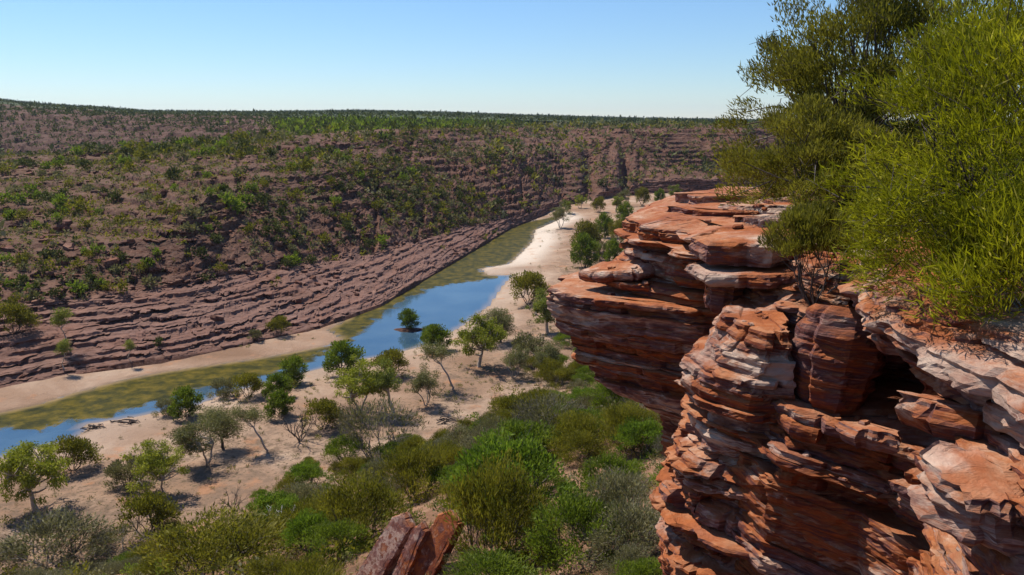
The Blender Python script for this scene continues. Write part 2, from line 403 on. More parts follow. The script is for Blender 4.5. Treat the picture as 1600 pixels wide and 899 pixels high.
TREES = [  # u, v of the foot, height px, model, turn, label
 (58, 800, 140, 'gum_f', 0.0, 'open crowned gum with a leaning forked trunk, leftmost tree on the sand flat'),
 (115, 735, 46, 'roundo', 0.3, 'dark green bushy shrub between the leftmost gum and the river'),
 (246, 775, 112, 'gum_a', 2.5, 'bright yellow green gum with hanging foliage standing alone on the sand flat'),
 (232, 838, 60, 'roundo', 1.0, 'dark shrub just below the bright yellow green gum'),
 (200, 760, 42, 'roundg', 2.2, 'low dark brush tucked behind the bright yellow green gum'),
 (312, 730, 96, 'gum_e', 0.7, 'grey green gum with a pale trunk near the water'),
 (348, 704, 82, 'dark', 1.7, 'dusky gum with a crooked black trunk beside the grey green gum'),
 (416, 708, 86, 'lean', 0.1, 'slim gum with a thin leaning trunk over bare sand'),
 (505, 672, 42, 'roundo', 0.6, 'dark rounded shrub with a dead limb on the open sand'),
 (436, 624, 34, 'round', 1.2, 'dark green bank shrub on the sand spit, nearest to the water'),
 (438, 652, 36, 'round', 2.2, 'dark green bank shrub, lowest of the cluster on the sand spit'),
 (458, 600, 36, 'round', 3.2, 'dark green bank shrub, farthest right of the cluster on the sand spit'),
 (350, 622, 30, 'roundg', 0.2, 'grey green shrub at the water edge opposite the sandbar'),
 (388, 622, 34, 'roundo', 1.2, 'olive shrub at the water edge beside the grey green shrub'),
 (292, 652, 40, 'round', 2.4, 'dark shrub overhanging the river above the grey green gum'),
 (262, 650, 26, 'roundg', 0.4, 'low twiggy shrub on the bank where the river widens'),
 (568, 648, 108, 'gum_a', 0.4, 'yellow green gum with a full crown near the middle of the flat'),
 (540, 588, 46, 'round', 0.9, 'dark bushy tree by the water behind the full crowned gum'),
 (618, 652, 98, 'gum_c', 3.0, 'gum with a leaning pale trunk right of the full crowned gum'),
 (612, 590, 38, 'roundo', 1.9, 'dense dark shrub at the water edge behind the leaning gum'),
 (662, 636, 76, 'gum_d', 0.0, 'dusky many stemmed gum beside a blackened stump'),
 (706, 610, 86, 'lean', 0.15, 'small gum on a long thin bowed trunk'),
 (684, 548, 34, 'round', 0.5, 'compact dark shrub on the shore across from the islet'),
 (672, 535, 22, 'round', 1.5, 'smallest dark shrub at the shore tip across from the islet'),
 (748, 574, 102, 'gum_f', 3.3, 'bright leafy gum casting a shadow on the sand by the blue water'),
 (781, 536, 62, 'dark', 0.6, 'dark round crowned tree behind the bright leafy gum'),
 (804, 592, 58, 'gum_d', 1.1, 'thin grey leaved tree right of the bright leafy gum'),
 (852, 586, 66, 'gum_e', 2.1, 'pale green airy tree beside the dark overhang'),
 (826, 566, 42, 'roundg', 2.9, 'grey leaved shrubby tree between the two airy trees'),
 (856, 520, 88, 'gum_b', 0.9, 'upright green gum just left of the prow of the crag'),
 (826, 476, 44, 'roundo', 0.9, 'small green tree behind the upright gum near the prow'),
 (874, 357, 44, 'gum_d', 0.3, 'spreading gum on the white sand at the river bend'),
 (916, 396, 46, 'roundo', 0.2, 'olive tree on the pale flat upstream of the prow'),
 (914, 420, 48, 'round', 0.4, 'green bushy tree in front of the olive tree upstream'),
 (886, 334, 28, 'gum_b', 1.4, 'pale gum at the bend behind the spreading gum'),
 (906, 326, 26, 'gum_a', 2.4, 'second pale gum at the bend against the dark wall'),
 (936, 332, 22, 'roundo', 2.0, 'low tree at the foot of the red far wall, left of the row'),
 (962, 332, 34, 'gum_b', 3.4, 'light green tree against the red far wall, middle of the row'),
 (976, 322, 30, 'gum_e', 0.4, 'light green tree against the dark gully of the far wall'),
 (1003, 322, 26, 'roundo', 0.8, 'rounded tree under the far wall near the crag top'),
 (1052, 316, 36, 'gum_b', 4.0, 'pale green tree rising just above the crag cap'),
 (1030, 318, 20, 'round', 4.0, 'low shrub under the far wall beside the pale green tree'),
 (945, 372, 34, 'round', 0.1, 'dark shrub on the flat behind the crag, farthest back'),
 (966, 384, 36, 'roundo', 0.9, 'olive shrub on the flat directly behind the crag cap'),
 (938, 408, 30, 'roundg', 1.1, 'grey shrub on the flat behind the crag, beside bare ground'),
 (958, 412, 34, 'round', 1.8, 'dark green shrub on the flat right above the pale wedge slab'),
 (975, 350, 30, 'round', 3.1, 'round dark shrub on the flat near the far trees'),
 (640, 514, 26, 'round', 0.0, 'round green bush on a tiny islet in the blue water'),
]
TREE_XY = np.array([at(t_[0], t_[1], 1.6)[:2] for t_ in TREES])
def axis(*segs):
    out = []
    for a, b2, st in segs: out.append(np.arange(a, b2, st))
    return np.concatenate(out + [np.array([segs[-1][1]])])
gx = axis((-330, -130, 5), (-130, 60, 1.08), (60, 330, 5))
gy = axis((2, 235, 1.08), (235, 560, 2.6))
X, Y = np.meshgrid(gx, gy, indexing='ij')
Z, DR, INR, DS = floor_z(X, Y)
far_up = ss(190, 260, Y)
lit = ss(8, 20, DR) * (1 - 0.25 * far_up) * ss(-150, -60, -np.abs(X)) * (Y < 330)
lit = np.clip(lit * (0.75 + 0.9 * fbm(X * 0.04, Y * 0.04, o=3, s=31)), 0, 1)
hill_side = inside(X, Y, [p[:2] for p in FAR_BANK] + [(300, 900), (-900, 900)])
td = np.full(X.shape, 99.0)
for (qx, qy), t_ in zip(TREE_XY, TREES):
    rad = t_[2] / FPX * qy * 0.75
    td = np.minimum(td, np.hypot(X - qx, Y - qy) / max(rad, 2.0))
lit = np.clip(lit + 0.85 * ss(1.25, 0.3, td + 0.5 * fbm(X * 0.3, Y * 0.3, o=3, s=35)), 0, 1)
lit = np.where(hill_side, 0, lit)
white = np.clip(ss(225, 280, Y) * ss(15, 3, DR) * (~hill_side), 0, 1) * 0.95 + np.where(hill_side, 0.0, ss(14, 1.0, DR)) * 0.25
wet = np.where(INR, 0.7, ss(0.8, 0.1, DR) * 0.5)
red = ss(6, 26, DS) * 0.85
bed = obj('valley_floor', mesh('valley_floor', np.stack([X, Y, Z], -1).reshape(-1, 3), grid_faces(*X.shape), SAND, True,
          None, dict(white=white.ravel(), litter=lit.ravel(), wet=wet.ravel(), red=red.ravel())))
tag(bed, 'pale sandy river flat and scrub slope of the gorge floor', kind='structure')

# ---- water
wx = np.arange(-200, 110, 1.5); wy = np.arange(60, 420, 1.5)
WX, WY = np.meshgrid(wx, wy, indexing='ij')
win = inside(WX, WY, RIVER); wd = dist_line(WX, WY, RIVER + [RIVER[0]])
ain = inside(WX, WY, ALGAE_HILL_REFL); ad = dist_line(WX, WY, ALGAE_HILL_REFL[len(FAR_BANK) - 1:])
algae = 0.5 + np.where(ain, ad, -ad) / 7.0
shal = ss(1.6, 0.1, wd) * 0.7
keep = (win | (wd < 3)).ravel()
Fw = grid_faces(*WX.shape); Fw = Fw[keep[Fw].all(1)]
used = np.unique(Fw); remap = np.full(WX.size, -1); remap[used] = np.arange(len(used))
Vw = np.stack([WX, WY, np.zeros_like(WX)], -1).reshape(-1, 3)[used]
river = obj('river', mesh('river', Vw, remap[Fw], WATER, True, None, dict(algae=np.clip(algae, -1, 2).ravel()[used], shallow=shal.ravel()[used])))
tag(river, 'calm river with blue open water and olive algae with painted hill reflection along far bank', kind='structure')

# ---- a control net of (u, v, height) sight points turned into a surface
def catmull(P, n_each):
    """P (k, ..., 3) -> finely sampled along axis 0"""
    k = len(P); out = []
    for i in range(k - 1):
        p1 = P[i]; p2 = P[i + 1]
        n = n_each[i]
        for j in range(n + (1 if i == k - 2 else 0)):
            t = j / n
            out.append(p1 + (p2 - p1) * (t * t * (3 - 2 * t) * 0.35 + t * 0.65))
    return np.array(out)

STN = [  # toe, shelf top, dark slope top, bench, upper bench, crest
    [(0, 604, 1), (0, 482, 9), (0, 395, 16), (0, 335, 20.5), (0, 284, 26), (0, 243, 31)],
    [(100, 585, 1), (100, 470, 9), (100, 391, 16), (100, 330, 21), (100, 280, 26.5), (100, 238, 32)],
    [(200, 568, 1), (200, 458, 9), (200, 384, 16.5), (200, 325, 22), (200, 276, 28), (200, 232, 33)],
    [(290, 554, 1), (290, 447, 9), (290, 372, 18), (290, 322, 24.5), (290, 272, 30), (290, 227, 35)],
    [(390, 535, 1), (390, 428, 9), (390, 342, 20), (390, 282, 29), (390, 246, 34), (390, 217, 38)],
    [(500, 506, 1), (500, 408, 8), (500, 328, 20.5), (500, 266, 31), (500, 228, 37.5), (500, 209, 40.5)],
    [(595, 472, 1), (595, 392, 7), (595, 312, 20), (595, 256, 31), (595, 222, 38), (595, 206, 41)],
    [(700, 411, 1), (700, 360, 6), (700, 296, 19), (700, 247, 30), (700, 215, 38.5), (700, 202, 41.5)],
    [(800, 353, 1), (800, 337, 4.5), (800, 286, 17), (800, 240, 30), (800, 209, 38.5), (800, 199, 41.5)],
    [(880, 323, 1), (880, 313, 4), (880, 270, 16), (880, 232, 29), (880, 205, 38.5), (880, 196, 41.5)],
    [(950, 312, 1), (950, 296, 7), (950, 262, 17), (950, 230, 28), (950, 206, 38), (950, 196, 41.5)],
    [(1010, 306, 1), (1010, 286, 8), (1010, 262, 15), (1010, 232, 27), (1010, 206, 38), (1010, 196, 42)],
    [(1080, 304, 1), (1080, 280, 10), (1080, 262, 15), (1080, 232, 27), (1080, 206, 38), (1080, 196, 42)],
    [(1160, 300, 1), (1160, 277, 10), (1160, 258, 16), (1160, 230, 28), (1160, 205, 38.5), (1160, 196, 42)],
    [(1500, 290, 1), (1500, 270, 10), (1500, 252, 16), (1500, 226, 28), (1500, 204, 38), (1500, 196, 41.5)],
    [(1800, 288, 1), (1800, 268, 10), (1800, 250, 16), (1800, 225, 28), (1800, 204, 38), (1800, 196, 41.5)],
]
STN.insert(14, [(1260, 296, 1), (1260, 274, 10), (1260, 255, 16), (1260, 228, 28), (1260, 204, 38.5), (1260, 195, 41.5)])
EASE = (0, 0, 1.2, 1.8, 1.9, 1.0)      # lays the wall back: lower heights on the same sight lines lie farther off
STN = [[(p[0], p[1], p[2] - EASE[k] * float(ss(290, 480, np.array(float(p[0]))) * (1 - 0.9 * ss(800, 950, np.array(float(p[0])))))) for k, p in enumerate(r)] for r in STN]
NET = np.array([[at(*p) for p in r] for r in STN])
d0 = NET[0] - NET[1]
d0[:, 2] = 0
first = NET[0] + d0 * 1.6
NET = np.concatenate([first[None], NET])
# a row below the toe, buried, and one behind the crest
below = NET[:, :1].copy(); tow = NET[:, 0] - NET[:, 1]; tow[:, 2] = 0; tow /= np.linalg.norm(tow, axis=1, keepdims=True)
below[:, 0] += tow * 5; below[:, 0, 2] = -2.5
back = NET[:, -1:].copy(); away = NET[:, -1] - NET[:, -2]; away[:, 2] = 0; away /= np.linalg.norm(away, axis=1, keepdims=True)
back[:, 0] += away * 40; back[:, 0, 2] += np.where(np.arange(len(NET)) < 6, -14, 0.3)
NET = np.concatenate([below, NET, back], 1)
NC = 9
def dens(a, b2, res): return max(2, int(math.ceil(np.max(np.linalg.norm(a - b2, axis=-1)) / res)))
cres = [2.0] + [0.68] * 8 + [0.9, 1.0, 1.1, 1.2, 1.2, 2.0, 3.0, 6.0, 8.0]
ns = [dens(NET[i, 1:5, :2], NET[i + 1, 1:5, :2], cres[i]) for i in range(len(NET) - 1)]
rres = [0.8, 0.5, 0.74, 0.95, 1.3, 1.5, 6.0]
nt = [dens(NET[3:9, j, :], NET[3:9, j + 1, :], rres[j]) for j in range(NET.shape[1] - 1)]
G = catmull(NET, ns)
G = catmull(np.swapaxes(G, 0, 1), nt); G = np.swapaxes(G, 0, 1)
row = np.repeat(np.arange(len(nt)), nt); row = np.concatenate([row + np.concatenate([np.arange(n) / n for n in nt]), [len(nt)]])
T = np.broadcast_to(row[None, :], G.shape[:2])       # 1 toe, 2 shelf top, 3 dark slope top, 4 bench, 5 upper, 6 crest
stn = np.repeat(np.arange(len(ns)), ns); stn = np.concatenate([stn + np.concatenate([np.arange(n) / n for n in ns]), [len(ns)]])
S = np.broadcast_to(stn[:, None], G.shape[:2])
gx_, gy_, gz_ = G[..., 0].copy(), G[..., 1].copy(), G[..., 2].copy()
# downhill direction, horizontal
tx = np.gradient(gx_, axis=1); ty = np.gradient(gy_, axis=1); tl = np.hypot(tx, ty) + 1e-6
dnx, dny = -tx / tl, -ty / tl
sx_ = np.gradient(gx_, axis=0); sy_ = np.gradient(gy_, axis=0)
arc = np.cumsum(np.hypot(sx_, sy_)[:, gx_.shape[1] // 3]); ARC = np.broadcast_to(arc[:, None], gx_.shape)
shelf = ss(0.85, 1.05, T) * ss(2.25, 1.95, T)
steep = ss(1.9, 2.1, T) * ss(6.1, 5.7, T)
bench_l = ss(5.2, 4.2, S) * ss(2.9, 3.2, T) * ss(6.2, 5.9, T)       # gentler bench of the spur on the left
steep = steep * (1 - 0.75 * bench_l)
edge = ss(0.4, 1.3, T)
# broad gullies and knobs
gul = fbm(gx_ * 0.022, gy_ * 0.022, o=4, s=41)
gz_ += edge * (1.6 * steep + 0.7) * gul + edge * 0.7 * fbm(gx_ * 0.09, gy_ * 0.09, o=3, s=43)
gu2 = np.abs(fbm(ARC * 0.035, T * 0.35, o=3, s=47))
gz_ -= steep * 1.2 * ss(0.16, 0.0, gu2)
# side gully in the far wall
cut = np.exp(-((S - 11.45) / 0.10) ** 2) + 0.6 * np.exp(-((S - 10.55) / 0.12) ** 2)
gz_ -= cut * ss(1.2, 2.0, T) * ss(4.4, 3.2, T) * 9.0
# terraces: level beds cut by the slope, with overhanging lips
def terrace(z, hb, sharp, sh):
    q = z / hb + sh
    f = q - np.floor(q)
    g = np.where(f < 1 - sharp, f / (1 - sharp) * 0.16, 0.16 + 0.84 * ss(1 - sharp, 1.0, f))
    return (np.floor(q) + g - sh) * hb, f
dip = 0.9 * fbm(gx_ * 0.012, gy_ * 0.012, o=2, s=53)
zun = 0.55 * vn(gz_ * 0.75 + 0.02 * gx_, gx_ * 0.004, s=57) + 0.25 * vn(gz_ * 2.1, gx_ * 0.01, s=58)
brk = 1.3 * (cells(ARC / 16 + 0.3 * fbm(gx_ * 0.1, gy_ * 0.1, o=2, s=55), gz_ / 2.4, 56)[0] - 0.5)
zun = zun + brk
ztA, fA = terrace(gz_ + zun + dip + 0.5 * fbm(gx_ * 0.16, gy_ * 0.16, o=3, s=59), 1.25, 0.42, 0.0)
ztB, fB = terrace(gz_ + 1.5 * fbm(gx_ * 0.08, gy_ * 0.08, o=4, s=61), 2.9, 0.35, 0.3)
ztC, fC = terrace(gz_ + 0.25 * fbm(gx_ * 0.25, gy_ * 0.25, o=3, s=67), 0.46, 0.4, 0.1)
zz = gz_.copy()
zz = zz + shelf * (0.66 * (ztA - dip - zun - gz_) + 0.34 * (ztC - gz_))
tmask = np.clip(0.28 + 0.9 * fbm(gx_ * 0.035, gy_ * 0.035, o=3, s=63), 0.05, 0.9)
zz = zz + steep * tmask * (ztB - gz_)
zz = zz + bench_l * 0.75 * (terrace(gz_ + 0.7 * fbm(gx_ * 0.06, gy_ * 0.06, o=3, s=71), 2.2, 0.25, 0.2)[0] - gz_)
# cliff band near the foot of the far wall and under the rim
rim = ss(4.6, 4.9, T) * ss(5.6, 5.2, T) * ss(4.5, 6.0, S)
zz += rim * 0.8 * (terrace(gz_, 3.0, 0.2, 0.0)[0] - gz_)
# angular blocks, longer along the bedding than across it
wob = 0.3 * fbm(gx_ * 0.5, gy_ * 0.5, o=2, s=73)
bedz = gz_ + dip + 0.5 * fbm(gx_ * 0.05, gy_ * 0.05, o=3, s=75)
r1, e1, ox1, oy1 = cells(ARC / 3.4 + wob, bedz / 1.25 + wob, 81)
r2, e2, ox2, oy2 = cells(ARC / 1.5 + wob, bedz / 0.62 - wob, 87)
r3, e3, ox3, oy3 = cells(ARC / 6.5 + wob * 2, bedz / 0.5 + wob, 93)
patch = np.clip(0.65 + 0.8 * fbm(gx_ * 0.05, gy_ * 0.05, o=3, s=97), 0.2, 1.4)
out = steep * patch * ((r1 - 0.5) * 1.7 * ss(0, 0.12, e1) + (r2 - 0.5) * 0.9 * ss(0, 0.12, e2) + 0.9 * ss(0.8, 1.0, r1))
out += bench_l * ((r1 - 0.5) * 1.6 + (r2 - 0.5) * 0.8)
out += shelf * ((r3 - 0.5) * 1.5 + (r2 - 0.5) * 0.8 + (r1 - 0.5) * 0.7)
zz += steep * patch * ((r1 - 0.5) * 0.5 + (r2 - 0.5) * 0.35) + bench_l * 0.25 * (r2 - 0.5) + shelf * ((r3 - 0.5) * 0.22)
gx_ += dnx * out; gy_ += dny * out
# lips lean out over the bed below
lean = shelf * 0.5 * ss(0.7, 1.0, fA) + steep * tmask * 0.9 * ss(0.72, 1.0, fB)
gx_ += dnx * lean; gy_ += dny * lean
tone = np.clip(0.36 + shelf * (0.42 + 0.5 * (r3 - 0.5) + 0.4 * (r2 - 0.5)) + steep * (0.55 * (r1 - 0.5) + 0.35 * (r2 - 0.5)) + 0.25 * fbm(gx_ * 0.05, gy_ * 0.05, o=3, s=99), 0, 1)
soil = np.clip(bench_l * 0.75 + steep * 0.35 + 0.2 * shelf + ss(5.8, 6.2, T), 0, 1) * np.clip(0.75 + 0.6 * fbm(gx_ * 0.07, gy_ * 0.07, o=3, s=101), 0, 1)
litt = np.clip(0.55 * steep + 0.9 * bench_l + ss(5.7, 6, T), 0, 1)
HV = np.stack([gx_, gy_, zz], -1)
hill = obj('hillside', mesh('hillside', HV.reshape(-1, 3), grid_faces(*zz.shape)[:, ::-1], HILL, False, tone.ravel(), dict(soil=soil.ravel(), litter=litt.ravel(), washed=(shelf * np.clip(0.75 + 0.5 * fbm(gx_ * 0.08, gy_ * 0.08, o=3, s=105), 0, 1)).ravel())))
tag(hill, 'blocky red gorge wall with bedded rock shelves along the far bank', kind='structure')

# ---- plateau, side gorge and far hills, out to the skyline
def plat_net():
    rows = []
    for u, cz, cr, hz in [(-420, 31, 300, 150), (-150, 31, 300, 152), (0, 31, 300, 155), (60, 31.5, 300, 162), (160, 32.5, 298, 167.5), (230, 33.5, 294, 173), (330, 36, 285, 174), (420, 38, 275, 174), (500, 40.5, 262, 173.5), (560, 41, 270, 172.5),
                      (640, 41.3, 300, 174), (720, 41.5, 340, 176), (800, 41.5, 400, 179), (900, 41.5, 455, 182), (1000, 42, 480, 184.5), (1160, 42, 500, 187), (1400, 42, 500, 188), (1800, 42, 500, 189)]:
        rows.append((u, cz, cr, hz))
    return rows
cu, _, _ = project(NET[:, -2]); cyy = NET[:, -2, 1]
az_r = []
for u, cz, cr, hz in plat_net():
    a = (u - 800) / FPX
    dirx, diry = a / CP, 1.0
    def pt(r, z): return np.array([dirx * r, diry * r, z])
    def pv(v, r): return rng_at(u, v, r)
    cr = float(np.interp(u, cu, cyy)) - 8; cz = float(np.interp(u, cu, NET[:, -2, 2]))
    L = ss(470, 380, float(u))          # 1 = behind the spur a side gorge opens
    base = [pt(cr + 16, cz - 3 * L - 3.5), pt(cr + 60, cz - 16 * L + 0.4 * (1 - L)), pt(L * 440 + (cr + 110) * (1 - L), (1 - L) * 42.5 + L * 16)]
    vb, vr = 233 - 0.075 * max(u, 0), (172 + 0.03 * max(u, 0))
    lower = pv(vb + 8, 640); mid_ = pv(0.5 * (vb + vr), 720); up_ = pv(vr + 4, 800)
    fl = [pt(cr + 150, 42.8), pt(cr + 200, 43.2), pt(cr + 260, 43.6)]
    base += [L * a1 + (1 - L) * b1 for a1, b1 in zip((lower, mid_, up_), fl)]
    top = pv(hz + 4 * L + (1 - L) * 9, 900 + 250 * L); base.append(top)
    base.append(pv(hz + 2.5, 1800)); base.append(pv(hz + 0.3, 3600)); q = pv(hz, 5200); base.append(q); base.append(np.array([q[0] * 1.8, q[1] * 1.8, q[2] - 60]))
    az_r.append(base)
PN = np.array(az_r)
pn_s = [10, 8, 26, 40, 34, 40, 36, 34, 26, 34, 34, 34, 40, 40, 50, 20, 10]
pn_t = [8, 10, 22, 28, 20, 28, 24, 14, 8, 3]
PG = catmull(PN, pn_s); PG = np.swapaxes(catmull(np.swapaxes(PG, 0, 1), pn_t), 0, 1)
px_, py_, pz_ = PG[..., 0], PG[..., 1], PG[..., 2].copy()
pt_row = np.repeat(np.arange(len(pn_t)), pn_t); pt_row = np.concatenate([pt_row + np.concatenate([np.arange(n) / n for n in pn_t]), [len(pn_t)]])
PT = np.broadcast_to(pt_row[None], pz_.shape)
PUv = np.repeat(np.arange(len(pn_s)), pn_s); PUv = np.concatenate([PUv + np.concatenate([np.arange(n) / n for n in pn_s]), [len(pn_s)]]); PU = np.broadcast_to(PUv[:, None], pz_.shape)
farhill = ss(2.0, 2.5, PT) * ss(6.2, 5.4, PT) * ss(8.0, 6.6, PU)
ztp, _ = terrace(pz_ + 1.5 * fbm(px_ * 0.01, py_ * 0.01, o=3, s=103), 5.0, 0.3, 0.0)
pz_ += farhill * 0.7 * (ztp - pz_) + farhill * (2.4 * fbm(px_ * 0.03, py_ * 0.03, o=4, s=107))
rp, ep, _, _ = cells(px_ / 7.0, py_ / 7.0, 109)
pz_ += farhill * (rp - 0.5) * 3.0
pz_ += (1 - farhill) * ss(0.3, 1.0, PT) * 0.5 * fbm(px_ * 0.03, py_ * 0.03, o=3, s=111)
ptone = np.clip(0.45 - 0.42 * farhill + 0.5 * (rp - 0.5), 0, 1)  # side-gorge slopes get a darker colour standing in for partial shade
plat = obj('plateau', mesh('plateau', np.stack([px_, py_, pz_], -1).reshape(-1, 3), grid_faces(*pz_.shape)[:, ::-1], HILL, False, ptone.ravel(),
           dict(soil=((1 - farhill) * 0.9 + 0.15).ravel(), litter=np.clip(0.25 + (1 - farhill), 0, 1).ravel(), green=(ss(2.2, 5.5, PT) * (1 - 0.75 * farhill)).ravel())))
tag(plat, 'flat scrub covered plateau and side gorge reaching to the skyline', kind='structure')

# ================================================================== FOREGROUND SANDSTONE
def resample(keys, fine, sf, sc_, closed=True):
    """keys: list of (z, polygon); every polygon has the same corners. Returns z levels and dense outlines."""
    P0 = np.array(keys[len(keys) // 2][1], float); n = len(P0)
    ts = []
    for k in range(n if closed else n - 1):
        L = np.linalg.norm(P0[(k + 1) % n] - P0[k])
        m = max(1, int(math.ceil(L / (sf if k in fine else sc_))))
        ts += [(k, j / m) for j in range(m)]
    kk = np.array([t[0] for t in ts]); ff = np.array([t[1] for t in ts])[:, None]
    outs = []
    for z, poly in keys:
        P = np.array(poly, float)
        outs.append(P[kk] + (P[(kk + 1) % n] - P[kk]) * ff)
    return np.array([k[0] for k in keys], float), np.array(outs)
def outline_at(zs, outs, z):
    """zs descending"""
    z = float(np.clip(z, zs.min(), zs.max()))
    for i in range(len(zs) - 1):
        if zs[i] >= z >= zs[i + 1]:
            t = (zs[i] - z) / (zs[i] - zs[i + 1] + 1e-9)
            return outs[i] * (1 - t) + outs[i + 1] * t
    return outs[-1]
def normals2(P, closed=True):
    if not closed:
        t = np.gradient(P, axis=0); nrm = np.stack([t[:, 1], -t[:, 0]], 1)
        return nrm / (np.linalg.norm(nrm, axis=1, keepdims=True) + 1e-9)
    t = np.roll(P, -1, 0) - np.roll(P, 1, 0)
    nrm = np.stack([t[:, 1], -t[:, 0]], 1)
    nrm /= np.linalg.norm(nrm, axis=1, keepdims=True) + 1e-9
    area = np.sum(P[:, 0] * np.roll(P[:, 1], -1) - np.roll(P[:, 0], -1) * P[:, 1])
    return nrm if area > 0 else -nrm
def warp_z(x, y, dip):
    return dip[0] * (x - 3.0) + dip[1] * (y - 8.0) + 0.05 * fbm(x * 0.6, y * 0.6, o=3, s=201)
def bed_mesh(name, outline, z0, z1, off, seed, mat, origin, dip=(0, 0), rough=1.0, jl=0.9, rstep=0.03, topn=0.02, block=0.10, closed=True):
    """one bed of rock between heights z0 < z1 (relative to the camera), its outline broken into blocks along joints"""
    nr = max(3, int(math.ceil((z1 - z0) / rstep)) + 1)
    rings = []
    P0 = outline(0.5 * (z0 + z1))
    arc = np.concatenate([[0], np.cumsum(np.linalg.norm(np.diff(P0, axis=0), axis=1))])
    jw = arc / jl + 0.8 * vn(arc * 0.7, arc * 0 + seed, s=seed)
    ji = np.floor(jw); jf = jw - ji
    jr = _h(ji, ji * 0 + seed, ji * 0, seed + 5)
    blk = (jr - 0.55) * 2 * block
    groove = -0.07 * np.exp(-(np.minimum(jf, 1 - jf) * jl / 0.035) ** 2)
    for i in range(nr):
        t = i / (nr - 1); z = z0 + (z1 - z0) * t
        P = outline(z); N = normals2(P, closed)
        x, y = P[:, 0], P[:, 1]
        zz = np.full(len(x), z)
        e = abs(2 * t - 1)
        rnd = -min(0.009, (z1 - z0) * 0.1) * e ** 9
        d = off + blk * (0.6 + 0.4 * _h(ji, ji * 0 + i // 4, ji * 0, seed)) + groove + rnd
        c1 = cells(x * 1.6 + 0.15 * zz, y * 1.6 + 3 * zz, 231)[0] - 0.5
        c2 = cells(x * 4.2 + 7 * zz, y * 4.2 - 5 * zz, 237)[0] - 0.5
        d = d + rough * (0.07 * fbm(x * 0.9, y * 0.9, zz * 1.3, 3, 211) + 0.075 * c1 + 0.035 * c2 + 0.05 * vn(x * 0.8, y * 0.8, zz * 17.0, 213) + 0.055 * (_h(np.floor((zz + 0.05 * fbm(x * 1.2, y * 1.2, o=2, s=241)) * 17), np.floor(arc / 1.7 + 0.5 * zz), np.zeros_like(x), 243) - 0.5) + 0.035 * fbm(x * 3.2, y * 3.2, zz * 9.0, 3, 217) + 0.02 * fbm(x * 11, y * 11, zz * 26, 2, 223))
        Q = P + N * d[:, None]
        rings.append(np.column_stack([Q, zz + warp_z(Q[:, 0], Q[:, 1], dip)]))
    top = rings[-1]; cap = []
    N = normals2(top[:, :2], closed)
    f_in = min(1.0, 0.9 * np.min(np.linalg.norm(top[:, :2] - top[:, :2].mean(0), axis=1))) if closed else 1.0
    for ins in (0.05 * f_in, 0.14 * f_in, 0.3 * f_in):
        Q = top[:, :2] - N * ins if closed else top[:, :2] + np.array([0.75, 0.45]) * ins
        zt = z1 + warp_z(Q[:, 0], Q[:, 1], dip) + topn * (fbm(Q[:, 0] * 2.5, Q[:, 1] * 2.5, o=3, s=seed % 97) * 1.4 + 0.35 * ins)
        cap.append(np.column_stack([Q, zt]))
    if not closed:
        far = cap[-1].copy(); far[:, 0] += 5.0; cap.append(far)
        low = rings[0].copy(); low[:, 0] += 5.0; rings = [low] + rings
    allr = rings + cap
    n = len(P0)
    V = np.concatenate(allr) + np.array([0, 0, CAMZ]) - np.asarray(origin)
    i = np.arange(n if closed else n - 1); j = (i + 1) % n
    F = []
    for k in range(len(allr) - 1):
        F.append(np.stack([i + k * n, j + k * n, j + (k + 1) * n, i + (k + 1) * n], 1))
    Fq = np.concatenate(F)
    area = np.sum(P0[:, 0] * np.roll(P0[:, 1], -1) - np.roll(P0[:, 0], -1) * P0[:, 1])
    if not closed: return mesh(name, V, Fq, mat, False)
    caps = [np.arange(n)[::-1], np.arange(n) + (len(allr) - 1) * n]
    faces = [f for f in Fq] + caps
    if area < 0: faces = [f[::-1] for f in faces]
    return mesh(name, V, faces, mat, False)
def stack(parent, keys, fine, thick, seed, mats, origin, dip=(0, 0), sf=0.06, sc_=0.5, spread=0.10, rough=1.0, jl=(0.5, 1.6), block=0.10, name='rock_layer', closed=True):
    r = np.random.default_rng(seed)
    zs, outs = resample(keys, fine, sf, sc_, closed)
    z = keys[0][0]; zend = keys[-1][0]; k = 0
    while z > zend + 0.02:
        th = float(r.uniform(*thick))
        if r.random() < 0.3: th *= 0.45
        zb = max(z - th, zend)
        off = float(r.normal(0, spread)) if k else spread * 0.4
        m = mats[int(r.integers(len(mats)))]
        me = bed_mesh(name, lambda q: outline_at(zs, outs, q), zb - 0.012, z, off, seed * 31 + k, m, origin, dip, rough, float(r.uniform(*jl)), block=block, closed=closed)
        obj(name, me, parent)
        z = zb; k += 1
    return k

